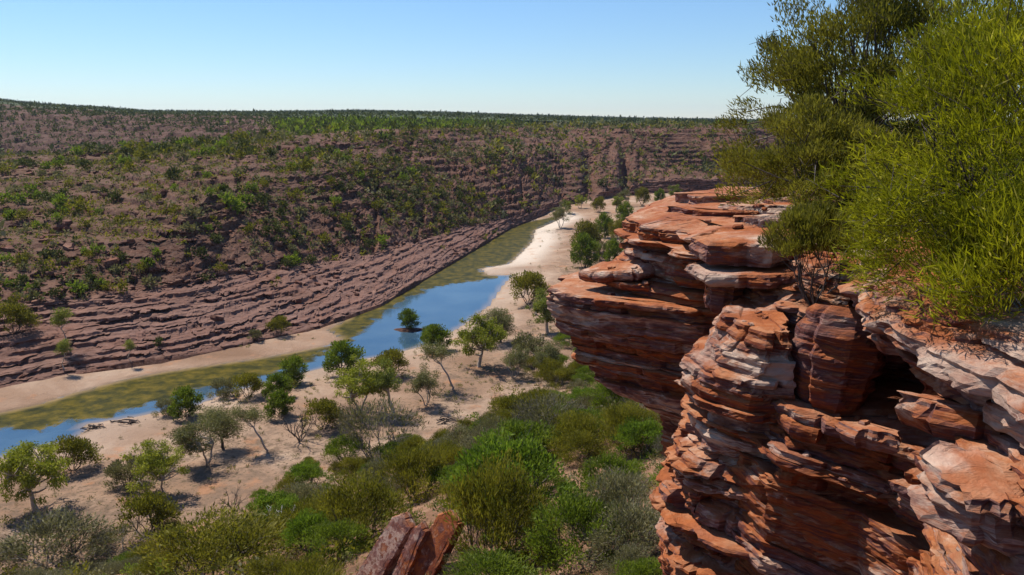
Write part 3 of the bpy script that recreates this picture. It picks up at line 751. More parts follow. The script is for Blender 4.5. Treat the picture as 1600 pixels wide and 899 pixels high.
# ---- the overhanging crag
OA = (3.6, 13.5, CAMZ - 12)
crag = empty('overhanging_crag', OA)
tag(crag, 'dark red banded sandstone crag whose prow juts out over the gorge', 'crag')
prow = [(-2.72, [(0.62, 13.4), (1.35, 12.55), (2.55, 11.95), (3.5, 11.5), (5.5, 11.2), (7, 15), (4.5, 17.5), (2.0, 16.2), (1.0, 14.7)]),
        (-3.15, [(0.78, 13.4), (1.45, 12.65), (2.6, 12.05), (3.5, 11.6), (5.5, 11.2), (7, 15), (4.5, 17.5), (2.1, 16.2), (1.15, 14.7)]),
        (-3.9, [(1.12, 13.4), (1.75, 12.75), (2.7, 12.15), (3.6, 11.7), (5.5, 11.2), (7, 15), (4.5, 17.5), (2.5, 16.2), (1.5, 14.7)]),
        (-4.4, [(1.5, 13.5), (2.0, 12.9), (2.8, 12.3), (3.6, 11.9), (5.5, 11.4), (7, 15), (4.5, 17.5), (2.8, 16.2), (1.9, 14.8)]),
        (-4.75, [(2.25, 13.5), (2.5, 12.95), (3.0, 12.5), (3.7, 12.1), (5.5, 11.6), (7, 15), (4.5, 17.5), (3.1, 16.2), (2.6, 14.8)]),
        (-5.1, [(2.8, 13.6), (3.0, 13.1), (3.3, 12.7), (3.9, 12.3), (5.5, 11.8), (7, 15), (4.9, 17.3), (3.6, 16.0), (3.1, 14.8)]),
        (-12.5, [(3.0, 13.6), (3.2, 13.1), (3.5, 12.7), (4.0, 12.3), (5.5, 11.8), (7, 15), (5.1, 17.3), (3.9, 16.0), (3.4, 14.8)])]
stack(crag, prow[:6], (0, 1, 2, 3, 7, 8), (0.08, 0.30), 11, [CLIFF, CLIFF_RED, CLIFF_RED], OA, (0.0, -0.012), spread=0.05, block=0.07)
stack(crag, prow[5:], (0, 1, 2, 3, 8), (0.6, 1.1), 12, [CLIFF_RED], OA, sf=0.12, spread=0.10)
neck = [(-1.88, [(2.2, 13.9), (2.35, 12.9), (2.75, 12.2), (3.3, 11.7), (4.6, 11.2), (7.5, 12), (7, 16.5), (4.5, 17.4), (2.7, 16.2)]),
        (-2.25, [(2.05, 13.9), (2.25, 12.95), (2.7, 12.3), (3.3, 11.8), (4.6, 11.2), (7.5, 12), (7, 16.5), (4.5, 17.4), (2.6, 16.2)]),
        (-2.74, [(1.75, 13.9), (2.1, 12.9), (2.7, 12.25), (3.3, 11.75), (4.6, 11.2), (7.5, 12), (7, 16.5), (4.5, 17.4), (2.4, 16.2)])]
stack(crag, neck, (0, 1, 2, 3, 8), (0.06, 0.22), 13, [CLIFF_RED, CLIFF, CLIFF_PALE], OA, spread=0.09, block=0.14)
cap = [(-1.50, [(2.7, 14.9), (2.35, 14.1), (2.75, 13.6), (2.45, 12.9), (3.1, 12.3), (3.0, 11.6), (4.0, 11.5), (4.3, 10.9), (6.2, 10.6), (9, 12), (8.5, 17.5), (4.8, 18.2), (3.4, 16.6)]),
       (-1.62, [(2.3, 14.8), (1.98, 14.0), (2.15, 13.4), (1.98, 12.9), (2.6, 12.2), (2.5, 11.4), (3.5, 11.1), (4.0, 10.6), (6.2, 10.4), (9, 12), (8.5, 17.5), (4.4, 18.0), (2.9, 16.5)]),
       (-1.90, [(2.3, 14.8), (2.0, 14.0), (2.1, 13.4), (2.1, 12.9), (2.7, 12.3), (2.7, 11.6), (3.6, 11.2), (4.2, 10.8), (6.2, 10.6), (9, 12), (8.5, 17.5), (4.4, 18.0), (2.9, 16.5)])]
stack(crag, cap, (0, 1, 2, 3, 4, 5, 6, 7, 11, 12), (0.09, 0.2), 14, [CLIFF, CLIFF, CLIFF_PALE], OA, (0.02, 0.0), spread=0.10, block=0.16, jl=(0.8, 2.2))

for k, (pl, z, th) in enumerate([([(2.6, 13.9), (2.9, 13.1), (3.6, 12.6), (4.6, 12.7), (4.9, 13.6), (3.6, 14.4)], -1.50, 0.09), ([(3.5, 13.4), (4.0, 12.4), (5.2, 12.0), (6.0, 13.0), (5.0, 14.2)], -1.46, 0.12),
        ([(3.1, 15.4), (3.3, 14.6), (4.6, 14.2), (5.6, 15.0), (4.4, 16.2)], -1.50, 0.18), ([(3.3, 12.2), (3.6, 11.5), (4.7, 11.3), (5.0, 11.9), (4.2, 12.4)], -1.52, 0.11), ([(4.2, 11.7), (4.8, 11.0), (5.8, 11.2), (5.7, 12.1)], -1.48, 0.12)]):
    zs_, outs_ = resample([(z + th, pl), (z - 0.05, pl)], tuple(range(len(pl))), 0.06, 0.06)
    obj('rock_layer', bed_mesh('rock_layer', lambda q: outline_at(zs_, outs_, q), z - 0.05, z + th, 0.0, 600 + k, [CLIFF, CLIFF_PALE][k % 2], OA, (0.02, 0), 1.0, 1.2, block=0.10), crag)

# ---- the pillar in front of it
OB = (3.0, 9.2, CAMZ - 12)
pillar = empty('rock_pillar', OB)
tag(pillar, 'sunlit pale topped sandstone pillar with purple bands in front of the dark overhang', 'rock pillar')
pk = [(-2.22, [(2.55, 9.35), (2.62, 8.85), (2.8, 8.5), (3.05, 8.5), (3.15, 9.0), (3.4, 10.2), (3.1, 10.6), (2.75, 10.0)]),
      (-2.45, [(2.42, 9.4), (2.48, 8.8), (2.75, 8.4), (3.05, 8.4), (3.15, 8.9), (3.5, 10.2), (3.1, 10.7), (2.65, 10.1)]),
      (-3.0, [(2.10, 9.5), (2.2, 8.85), (2.6, 8.35), (3.05, 8.3), (3.2, 8.8), (3.7, 10.2), (3.2, 10.8), (2.4, 10.3)]),
      (-3.35, [(2.2, 9.5), (2.3, 8.9), (2.65, 8.45), (3.1, 8.3), (3.4, 8.7), (3.9, 10.2), (3.3, 10.9), (2.5, 10.4)]),
      (-3.8, [(2.22, 9.5), (2.32, 8.95), (2.75, 8.5), (3.4, 8.3), (4.0, 8.6), (4.3, 10.2), (3.3, 11), (2.6, 10.4)]),
      (-4.6, [(1.86, 9.5), (2.0, 8.9), (2.5, 8.5), (3.3, 8.3), (4.2, 8.6), (4.4, 10.3), (3.3, 11.2), (2.4, 10.6)]),
      (-5.7, [(2.2, 9.4), (2.3, 8.8), (2.7, 8.3), (3.3, 8.1), (4.2, 8.6), (4.4, 10.3), (3.3, 11.2), (2.6, 10.6)]),
      (-12.5, [(1.6, 9.4), (1.8, 8.4), (2.3, 7.8), (3.1, 7.6), (4.2, 8.6), (4.4, 10.3), (3.3, 11.4), (2.2, 10.8)])]
stack(pillar, pk[:5], (0, 1, 2, 3, 6, 7), (0.05, 0.20), 21, [CLIFF, CLIFF_PALE, CLIFF_PALE], OB, (0.0, -0.03), sf=0.045, spread=0.05, rough=0.7, block=0.08, jl=(0.4, 1.1))
stack(pillar, pk[4:7], (0, 1, 2, 3, 7), (0.08, 0.30), 22, [CLIFF, CLIFF_RED, CLIFF_PALE], OB, (0.0, -0.03), sf=0.05, spread=0.10, rough=1.5, block=0.13, jl=(0.3, 1.0))
stack(pillar, pk[6:], (0, 1, 2, 3), (0.5, 0.9), 23, [CLIFF], OB, sf=0.12, spread=0.12, rough=1.6, block=0.2)

# ---- the cliff under the rim, with its alcove
OC = (6.0, 5.0, CAMZ - 12)
cliff = empty('rim_cliff', OC)
tag(cliff, 'stepped orange and white sandstone cliff with a shadowed alcove under the scrubby rim', 'cliff')
def K(z, *p): return (z, list(p) + [(3.1, 2.6)])
FINE = tuple(range(0, 10))
rimk = [K(-1.50, (5.0, 10.9), (4.5, 9.6), (3.95, 8.5), (3.62, 7.4), (3.5, 6.5), (3.55, 5.7), (3.6, 5.0), (3.5, 4.0)),
        K(-1.72, (4.8, 10.8), (4.3, 9.5), (3.7, 8.4), (3.38, 7.35), (3.3, 6.5), (3.4, 5.7), (3.45, 5.0), (3.4, 4.0)),
        K(-2.12, (4.9, 10.8), (4.5, 9.6), (4.0, 8.5), (3.6, 7.3), (3.42, 6.5), (3.42, 5.7), (3.4, 5.0), (3.3, 4.0))]
stack(cliff, rimk, FINE, (0.08, 0.20), 31, [CLIFF, CLIFF, CLIFF_PALE], OC, (0.0, 0.0), sf=0.05, sc_=0.8, spread=0.07, block=0.12, rough=1.2, jl=(0.5, 1.5), closed=False)
alc = [K(-2.12, (3.9, 10.3), (3.7, 9.5), (4.3, 9.25), (5.2, 9.0), (5.5, 8.0), (5.1, 7.1), (4.2, 6.4), (3.45, 5.5), (3.25, 4.2)),
       K(-2.6, (3.8, 10.3), (3.6, 9.4), (4.2, 9.15), (5.1, 8.9), (5.3, 7.9), (4.9, 7.0), (4.0, 6.3), (3.4, 5.5), (3.2, 4.2)),
       K(-3.1, (3.7, 10.2), (3.5, 9.3), (4.1, 9.05), (4.9, 8.8), (5.1, 7.8), (4.7, 6.9), (3.8, 6.2), (3.3, 5.4), (3.1, 4.2))]
stack(cliff, alc, FINE, (0.05, 0.22), 32, [CLIFF, CLIFF_PALE, CLIFF], OC, (-0.06, 0.02), sf=0.05, sc_=0.8, spread=0.07, block=0.12, rough=1.0, jl=(0.3, 1.2), closed=False)
midk = [K(-2.95, (3.5, 9.7), (2.85, 8.7), (2.95, 7.95), (3.95, 7.5), (4.15, 7.0), (3.85, 6.3), (3.55, 5.7), (3.25, 5.1), (3.0, 4.2)),
        K(-3.75, (3.3, 9.6), (2.75, 8.6), (2.85, 7.9), (3.75, 7.45), (3.95, 6.9), (3.7, 6.2), (3.4, 5.6), (3.1, 5.0), (2.9, 4.2))]
stack(cliff, midk, FINE, (0.05, 0.20), 33, [CLIFF, CLIFF, CLIFF_RED], OC, (-0.20, 0.02), sf=0.05, sc_=0.8, spread=0.05, block=0.08, rough=0.9, jl=(0.4, 1.3), closed=False)
lowk = [K(-3.75, (2.75, 9.5), (2.6, 8.55), (2.75, 8.0), (3.5, 7.45), (3.75, 6.8), (3.5, 6.1), (3.15, 5.5), (2.85, 4.9), (2.7, 4.2)),
        K(-6.2, (2.7, 9.5), (2.6, 8.5), (2.7, 7.95), (3.5, 7.35), (3.75, 6.7), (3.4, 6.1), (3.0, 5.5), (2.7, 4.9), (2.5, 4.2)),
        K(-12.5, (2.5, 9.5), (2.4, 8.4), (2.6, 7.7), (3.3, 7.0), (3.4, 6.4), (3.0, 5.8), (2.6, 5.2), (2.3, 4.6), (2.2, 4.0))]
stack(cliff, lowk[:2], FINE, (0.10, 0.40), 34, [CLIFF_RED, CLIFF], OC, (-0.20, 0.0), sf=0.06, sc_=0.8, spread=0.04, block=0.06, rough=0.8, jl=(0.6, 2.0), closed=False)
stack(cliff, lowk[1:], FINE, (0.9, 1.6), 35, [CLIFF_RED], OC, sf=0.2, sc_=1.0, spread=0.1, block=0.2, rough=1.4, closed=False)

sad = [(-1.78, [(3.75, 10.6), (3.85, 9.9), (4.1, 9.4), (4.6, 9.3), (5.6, 10.2), (5.4, 11.6), (4.3, 11.6)]), (-2.15, [(3.3, 10.6), (3.4, 9.6), (3.7, 9.0), (4.3, 8.8), (5.6, 9.8), (5.4, 11.6), (4.2, 11.6)]),
       (-2.7, [(3.0, 10.6), (3.1, 9.6), (3.5, 8.9), (4.3, 8.7), (5.6, 9.6), (5.4, 11.6), (4.0, 11.6)])]
stack(cliff, sad, (0, 1, 2, 3, 6), (0.05, 0.14), 36, [CLIFF, CLIFF_PALE], OC, (0, 0.03), spread=0.10, block=0.16, rough=1.6, jl=(0.3, 0.9))
foot = [(-1.6, [(1.6, 0.9), (-5, 0.7), (-8, -5), (6, -6), (5.2, 2.5), (3.3, 2.4)]), (-12.5, [(1.4, 0.9), (-5, 0.9), (-8, -5), (6, -6), (5, 2.5), (3, 2.4)])]
stack(cliff, foot, (0, 1, 2, 4, 5), (0.8, 1.6), 37, [CLIFF], OC, sf=0.3, spread=0.1, block=0.2)
# ---- loose slabs and boulders
def slab_mesh(name, poly, thick, seed, mat, tilt=(0, 0), nb=2, sf=0.05, rough=0.8, block=0.05, taper=(0.94, 0.9)):
    """a thin broken slab of one or two beds, local coordinates about its centre"""
    P = np.array(poly, float); c = P.mean(0); P = P - c
    keys = [(thick, P * taper[0]), (thick * 0.82, P * (0.35 * taper[0] + 0.65)), (thick * 0.5, P), (thick * 0.2, P * (0.35 * taper[1] + 0.65)), (0.0, P * taper[1])]
    zs, outs = resample([(k[0], k[1]) for k in keys], tuple(range(len(P))), sf, sf)
    me = bed_mesh(name, lambda q: outline_at(zs, outs, q), 0.0, thick, 0.0, seed, mat, (0, 0, CAMZ), tilt, rough, 0.8, topn=0.03, block=block)
    return me, c
def slab(name, poly, z, thick, seed, mat, label, cat, tilt=(0, 0), rot=None, group=None, **kw):
    me, c = slab_mesh(name, poly, thick, seed, mat, tilt, **kw)
    o = obj(name, me, None, (c[0], c[1], CAMZ + z))
    if rot: o.rotation_euler = rot
    return tag(o, label, cat, group)
slab('rock_slab', [(2.45, 10.9), (2.55, 10.35), (3.3, 10.0), (3.75, 10.3), (3.8, 11.2), (3.0, 11.4)], -1.80, 0.30, 301, CLIFF, 'thick tilted orange slab lying just below the crag cap', 'rock slab', rot=(0.06, -0.05, 0))
slab('rock_slab', [(2.35, 10.7), (2.5, 10.05), (3.2, 9.75), (3.75, 9.9), (3.9, 10.9), (3.0, 11.3)], -2.03, 0.17, 302, CLIFF_PALE, 'thin buff edged slab wedged under the thick tilted slab', 'rock slab', rot=(0.03, -0.06, 0))
slab('rock_block', [(2.6, 10.8), (2.62, 10.4), (2.9, 10.25), (3.1, 10.35), (3.1, 10.9)], -2.5, 0.47, 303, CLIFF_RED, 'small square orange block propping up the thin slab', 'rock block')
slab('rock_block', [(3.12, 10.7), (3.15, 10.2), (3.7, 9.95), (4.0, 10.2), (3.9, 11)], -2.5, 0.48, 304, CLIFF_RED, 'wide shaded orange block beside the small square block', 'rock block')
slab('rock_slab', [(1.15, 13.35), (1.45, 12.95), (2.0, 12.7), (2.35, 12.9), (2.3, 13.5), (1.6, 13.8)], -2.56, 0.2, 305, CLIFF_PALE, 'pale wedge shaped slab lying on the prow of the crag', 'rock slab', rot=(0.02, -0.16, 0))
slab('rock_slab', [(1.55, 13.1), (1.75, 12.75), (2.2, 12.6), (2.4, 12.9), (2.1, 13.3)], -2.68, 0.11, 306, CLIFF_PALE, 'small cream slab tucked under the pale wedge shaped slab', 'rock slab')
slab('boulder', [(3.0, 8.55), (3.02, 8.1), (3.3, 7.88), (3.62, 7.9), (3.85, 8.12), (3.92, 8.5), (3.5, 8.75)], -3.1, 1.15, 307, CLIFF_RED, 'big dark wedged boulder in the alcove beside the pillar', 'boulder', rot=(-0.12, 0.2, 0.1), rough=0.6, block=0.03, taper=(0.7, 0.6))
slab('boulder', [(4.05, 7.6), (4.1, 7.2), (4.5, 7.0), (4.8, 7.2), (4.75, 7.7)], -2.75, 0.42, 308, CLIFF_RED, 'half lit orange boulder in the mouth of the alcove', 'boulder', rot=(0.1, -0.25, 0.3), rough=1.4)
slab('rock_slab', [(3.25, 7.55), (3.3, 7.3), (3.65, 7.1), (3.8, 7.3), (3.6, 7.6)], -3.1, 0.17, 309, CLIFF, 'yellowish slab lying alone on the alcove floor', 'rock slab', rot=(0.0, 0.05, 0.1))
slab('rock_slab', [(3.05, 6.15), (3.1, 5.75), (3.5, 5.45), (3.9, 5.5), (3.9, 6.2)], -2.38, 0.24, 310, CLIFF, 'tilted orange slab projecting from the cliff under the rim', 'rock slab', rot=(-0.1, 0.12, 0.0), rough=1.2)
for i, (px, py, pz, r_, lab) in enumerate([(3.22, 5.95, -2.93, 0.2, 'white crusted rock stack on the ledge, the lower flake'), (3.27, 5.93, -2.82, 0.17, 'white crusted rock stack on the ledge, the middle flake'), (3.32, 5.97, -2.72, 0.13, 'white crusted rock stack on the ledge, the top flake')]):
    a = np.linspace(0, 2 * math.pi, 8)[:-1]
    slab('rock_flake', [(px + r_ * (1 + 0.3 * math.sin(3 * q + i)) * math.cos(q), py + r_ * math.sin(q)) for q in a], pz, 0.09, 320 + i, CLIFF_PALE, lab, 'rock flake', rot=(0.05 * i, 0.1, i))
a = np.linspace(0, 2 * math.pi, 9)[:-1]
slab('boulder', [(3.12 + 0.34 * math.cos(q), 5.02 + 0.42 * math.sin(q)) for q in a], -2.66, 0.42, 330, CLIFF_PALE, 'rounded cream and orange boulder bulging from the cliff at the frame edge', 'boulder', rot=(0.15, -0.1, 0.2), rough=1.5)
# leaning slabs in the scrub at the foot of the frame
# loose stones on ledges and ground
STONES = []
for k in range(5):
    n = 7
    a = np.linspace(0, 2 * math.pi, n + 1)[:-1] + rng.uniform(-0.3, 0.3, n)
    r_ = rng.uniform(0.7, 1.15, n)
    ring = lambda s, z: np.column_stack([s * r_ * np.cos(a), 0.75 * s * r_ * np.sin(a), np.full(n, z) + rng.uniform(-.08, .08, n)])
    V = np.concatenate([ring(0.8, 0), ring(1.0, 0.22), ring(0.72, 0.5)])
    i = np.arange(n); j = (i + 1) % n
    F = [list(q) for q in np.concatenate([np.stack([i, j, j + n, i + n], 1), np.stack([i + n, j + n, j + 2 * n, i + 2 * n], 1)])] + [list(i[::-1]), list(i + 2 * n)]
    STONES.append((V, F))
stone_me = [mesh('stone', V, F, [CLIFF, CLIFF_PALE, CLIFF_RED][k % 3]) for k, (V, F) in enumerate(STONES)]
dg = None
def ray_down(x, y, z=CAMZ + 3):
    hit, loc, nrm, idx, ob, _ = scene.ray_cast(dg, (x, y, z), (0, 0, -1))
    return (loc.z, nrm.z) if hit else (None, 0)
# ---- ground of the rim behind the crag and under the bushes
rx = np.arange(3.2, 40, 0.3); ry = np.arange(-6, 34, 0.3)
RX, RY = np.meshgrid(rx, ry, indexing='ij')
RZ = CAMZ - 1.62 + 0.10 * fbm(RX * 0.8, RY * 0.8, o=4, s=301) + 0.012 * np.maximum(RX - 5, 0) + 0.1 * ss(4, 7, RX)
edge_d = dist_line(RX, RY, [(3.62, -6), (3.7, 5), (3.75, 6.5), (3.85, 7.4), (4.3, 8.7), (4.9, 9.8), (5.3, 11), (4.4, 12), (3.2, 13), (3.3, 15), (4.4, 17.6), (9, 20), (20, 26), (40, 30)])
rin = inside(RX, RY, [(3.62, -6), (3.7, 5), (3.75, 6.5), (3.85, 7.4), (4.3, 8.7), (4.9, 9.8), (5.3, 11), (4.4, 12), (3.2, 13), (3.3, 15), (4.4, 17.6), (9, 20), (20, 26), (40, 30), (60, -6)])
RZ = RZ + np.where(rin, 0.22 * ss(0.3, 2.5, edge_d), -0.35 * edge_d - 0.1)
Fr = grid_faces(*RX.shape); kr = rin.ravel(); Fr = Fr[kr[Fr].all(1)]; ur = np.unique(Fr); mr = np.full(RX.size, -1); mr[ur] = np.arange(len(ur))
rimg = obj('rim_ground', mesh('rim_ground', np.stack([RX, RY, RZ], -1).reshape(-1, 3)[ur], mr[Fr], HILL, True, np.full(len(ur), 0.6), dict(soil=np.full(len(ur), 0.8), litter=np.full(len(ur), 0.5))))
tag(rimg, 'red gravelly ground on top of the rim under the bushes', kind='structure')

# ================================================================== PLANTS
def unit(v): return v / (np.linalg.norm(v, axis=-1, keepdims=True) + 1e-9)
def leaf_quads(c, d, L, W, r):
    """lens-shaped leaves from base points c along directions d"""
    n = len(c)
    side = unit(np.cross(d, r.normal(size=(n, 3))))
    L = np.broadcast_to(L, n)[:, None]; W = np.broadcast_to(W, n)[:, None]
    mid = c + d * L * 0.45
    V = np.stack([c, mid + side * W * 0.5, c + d * L, mid - side * W * 0.5], 1).reshape(-1, 3)
    return V, np.arange(4 * n).reshape(n, 4)
class Tubes:
    def __init__(s): s.V = []; s.F = []; s.n = 0
    def add(s, pts, r0, r1, k=4):
        pts = np.asarray(pts, float); m = len(pts)
        t = np.gradient(pts, axis=0); t = unit(t)
        ref = np.where(np.abs(t[:, 2:3]) > 0.9, np.array([[1.0, 0, 0]]), np.array([[0, 0, 1.0]]))
        a = unit(np.cross(t, ref)); b = np.cross(t, a)
        rr = np.linspace(r0, r1, m)[:, None, None]
        an = np.linspace(0, 2 * math.pi, k + 1)[:-1]
        ring = pts[:, None] + rr * (np.cos(an)[None, :, None] * a[:, None] + np.sin(an)[None, :, None] * b[:, None])
        s.V.append(ring.reshape(-1, 3))
        i = np.arange(m * k).reshape(m, k); j = np.roll(i, -1, 1)
        s.F.append(np.stack([i[:-1], j[:-1], j[1:], i[1:]], -1).reshape(-1, 4) + s.n)
        s.n += m * k
    def mesh(s, name, mat): return mesh(name, np.concatenate(s.V), np.concatenate(s.F), mat, True)
def bend(p, q, r, amp, m=5, sag=0.0):
    p, q = np.asarray(p, float), np.asarray(q, float)
    t = np.linspace(0, 1, m)[:, None]; L = np.linalg.norm(q - p)
    o = r.normal(size=3) * amp * L
    w = r.normal(size=(m, 3)) * amp * 0.25 * L; w[0] = w[-1] = 0
    return p + (q - p) * t + np.sin(t * math.pi) * (o + np.array([0, 0, sag * L])) + w
def shrub(seed, w, h, nc, nl, L, W, leafm, stemm, up=0.8, base=0.22, flat=0.6, fill=0.35, rc=0.2, stems=7, stem_r=0.03, droop=0.0, twigs=2, clear=0.0):
    """crown mesh and stem mesh of a many-stemmed shrub, base at the origin"""
    r = np.random.default_rng(seed)
    az = r.uniform(0, 2 * math.pi, nc); cz = r.uniform(0, 1, nc) ** 0.8
    rad = np.sqrt(1 - cz ** 2) * r.uniform(0.72, 1.0, nc)
    inner = r.random(nc) < fill
    rad = np.where(inner, rad * r.uniform(0.3, 0.8, nc), rad)
    top = np.where(inner, cz * 0.85, cz)
    C = np.stack([rad * np.cos(az) * w / 2, rad * np.sin(az) * w / 2, h * (base + (1 - base) * top)], 1)
    C += r.normal(size=(nc, 3)) * np.array([w, w, h]) * 0.035
    rcs = rc * w * r.uniform(0.6, 1.25, nc)
    per = np.maximum(3, (nl * (rcs ** 2) / np.sum(rcs ** 2)).astype(int))
    idx = np.repeat(np.arange(nc), per); n = len(idx)
    q = unit(r.normal(size=(n, 3))) * (r.random(n) ** 0.45)[:, None]
    q[:, 2] = q[:, 2] * flat + 0.12
    P = C[idx] + q * rcs[idx][:, None]
    P[:, 2] = np.maximum(P[:, 2], clear * h + 0.02)
    ctr = np.array([0, 0, h * 0.3])
    d = unit(unit(P - ctr) * 0.8 + np.array([0, 0, up - droop]) + r.normal(size=(n, 3)) * 0.55)
    V, F = leaf_quads(P, d, L * r.uniform(0.45, 1.45, n), W * r.uniform(0.6, 1.4, n), r)
    ct = r.uniform(0.12, 0.80, nc)
    tone = np.clip(ct[idx] + r.normal(size=n) * 0.17, 0, 0.94)
    tone = np.where(r.random(n) < 0.025, 1.0, tone)
    cm = mesh('crown', V, F, leafm, False, np.repeat(tone, 4))
    tb = Tubes()
    order = r.permutation(nc)[:max(stems * 3, stems)]
    forks = []
    for k in range(stems):
        a = 2 * math.pi * k / stems + r.uniform(-.4, .4)
        f = np.array([math.cos(a) * w * 0.2, math.sin(a) * w * 0.2, h * r.uniform(0.25, 0.45)])
        tb.add(bend(np.array([math.cos(a), math.sin(a), 0]) * stem_r * 2 + [0, 0, -0.12], f, r, 0.1), stem_r, stem_r * 0.65)
        forks.append(f)
    forks = np.array(forks)
    for c in C:
        k = int(np.argmin(np.linalg.norm(forks[:, :2] - c[:2] * 0.5, axis=1)))
        tb.add(bend(forks[k], c, r, 0.1, 4), stem_r * 0.55, stem_r * 0.2, 3)
        for _ in range(twigs):
            tb.add([c + r.normal(size=3) * 0.03 * w, c + unit(c - ctr + r.normal(size=3) * w * .2) * rc * w * r.uniform(0.6, 1.1)], stem_r * 0.2, stem_r * 0.08, 3)
    return cm, tb.mesh('stems', stemm)
def gum(seed, h, w, nc, nl, L, W, leafm, barkm, lean=(0.0, 0.0), trunk=0.42, trunks=1, cr=0.16, tr=0.035, cz0=0.42, droop=0.5, bareness=0.0):
    """trunk mesh and crown mesh of an open-crowned gum, base at the origin"""
    r = np.random.default_rng(seed)
    lean = np.array([lean[0], lean[1], 0]) * h
    az = r.uniform(0, 2 * math.pi, nc); el = np.arcsin(r.uniform(-0.85, 1, nc))
    rad = r.uniform(0.35, 1.0, nc) * (0.8 + 0.3 * np.sin(az * 2 + seed) * np.cos(az + 1.7 * seed))
    C = np.stack([np.cos(az) * np.cos(el) * rad * w / 2, np.sin(az) * np.cos(el) * rad * w / 2, h * (cz0 + (0.93 - cz0) * (0.5 + 0.5 * np.sin(el) * rad))], 1)
    C += lean * (C[:, 2:3] / h)
    tb = Tubes(); br = Tubes(); forks = []
    for k in range(trunks):
        off = r.normal(size=3) * np.array([0.08, 0.08, 0]) * w * (trunks > 1)
        spread = np.array([math.cos(2.1 * k + seed), math.sin(2.1 * k + seed), 0]) * w * 0.17 * (trunks > 1)
        p = off + np.array([0, 0, -0.3]); q = off + spread + lean * trunk + np.array([0, 0, h * trunk])
        pts = bend(p, q, r, 0.07, 7)
        tb.add(pts, tr * h * (1.0 if trunks == 1 else 0.6), tr * h * 0.55 * (1.0 if trunks == 1 else 0.7), 6)
        forks += [pts[-1], pts[-3], pts[-2]]
    forks = np.array(forks)
    nl_ = max(3, nc // 4)
    lim = C[r.permutation(nc)[:nl_]]
    mids = []
    for c in lim:
        f = forks[int(np.argmin(np.linalg.norm(forks - c, axis=1)))]
        m = f + (c - f) * 0.6 + np.array([0, 0, -0.04 * h])
        br.add(bend(f, m, r, 0.10, 5), tr * h * 0.45, tr * h * 0.26, 5); mids.append(m)
    mids = np.array(mids)
    for c in C:
        k = int(np.argmin(np.linalg.norm(mids - c, axis=1)))
        br.add(bend(mids[k], c, r, 0.12, 4), tr * h * 0.22, tr * h * 0.07, 3)
    rcs = cr * w * r.uniform(0.6, 1.35, nc)
    per = np.maximum(4, (nl * rcs ** 2 / np.sum(rcs ** 2)).astype(int)); idx = np.repeat(np.arange(nc), per); n = len(idx)
    q = unit(r.normal(size=(n, 3))) * (r.random(n) ** 0.5)[:, None]; q[:, 2] *= 0.72
    P = C[idx] + q * rcs[idx][:, None]
    d = unit(r.normal(size=(n, 3)) * 0.7 + q * 0.5 + np.array([0, 0, -droop]))
    V, F = leaf_quads(P, d, L * r.uniform(0.7, 1.3, n), W * r.uniform(0.7, 1.3, n), r)
    tone = np.clip(r.uniform(0.25, 0.75, nc)[idx] + r.normal(size=n) * 0.16, 0, 0.94)
    return mesh('crown', V, F, leafm, False, np.repeat(tone, 4)), (tb.mesh('trunk', barkm), br.mesh('branches', barkm))
def bare(seed, h, w, nb, barkm, r0=0.03, depth=3):
    r = np.random.default_rng(seed); tb = Tubes()
    def grow(p, d, L, rad, k):
        q = p + d * L
        tb.add(bend(p, q, r, 0.08, 4), rad, rad * 0.62, 4)
        if k <= 0: return
        for _ in range(int(r.integers(2, 4))):
            dd = unit(d + r.normal(size=3) * 0.5 + np.array([0, 0, 0.15]))
            grow(q if r.random() < 0.6 else p + d * L * r.uniform(0.5, 0.9), dd, L * r.uniform(0.55, 0.8), rad * 0.6, k - 1)
    for k in range(nb):
        a = 2 * math.pi * k / nb + r.uniform(-.4, .4)
        d = unit(np.array([math.cos(a) * w / h, math.sin(a) * w / h, 1.0]))
        grow(np.array([math.cos(a), math.sin(a), 0]) * r0 + [0, 0, -0.1], d, h * 0.42, r0 * h, depth)
    return tb.mesh('branches', barkm)

def ground_at(u, v):
    a, b = (u - 800) / FPX, (v - 449.5) / FPX
    d = np.array([a, CP - b * SP, -SP - b * CP])
    t = np.geomspace(10, 900, 1500)
    P = d[None] * t[:, None]
    z, *_ = floor_z(P[:, 0], P[:, 1])
    below = np.nonzero(P[:, 2] + CAMZ < z)[0]
    k = below[0] if len(below) else -1
    return np.array([P[k, 0], P[k, 1], z[k]]), t[k]
def fz(x, y):
    z, *_ = floor_z(np.array([float(x)]), np.array([float(y)]))
    return float(z[0])
def plant(name, parts, loc, rz, sc, label, cat, group=None):
    e = empty(name, loc, rz, sc); tag(e, label, cat, group)
    for nm, me in parts:
        if isinstance(me, tuple): obj('branches', me[1], obj(nm, me[0], e))
        elif me is not None: obj(nm, me, e)
    return e

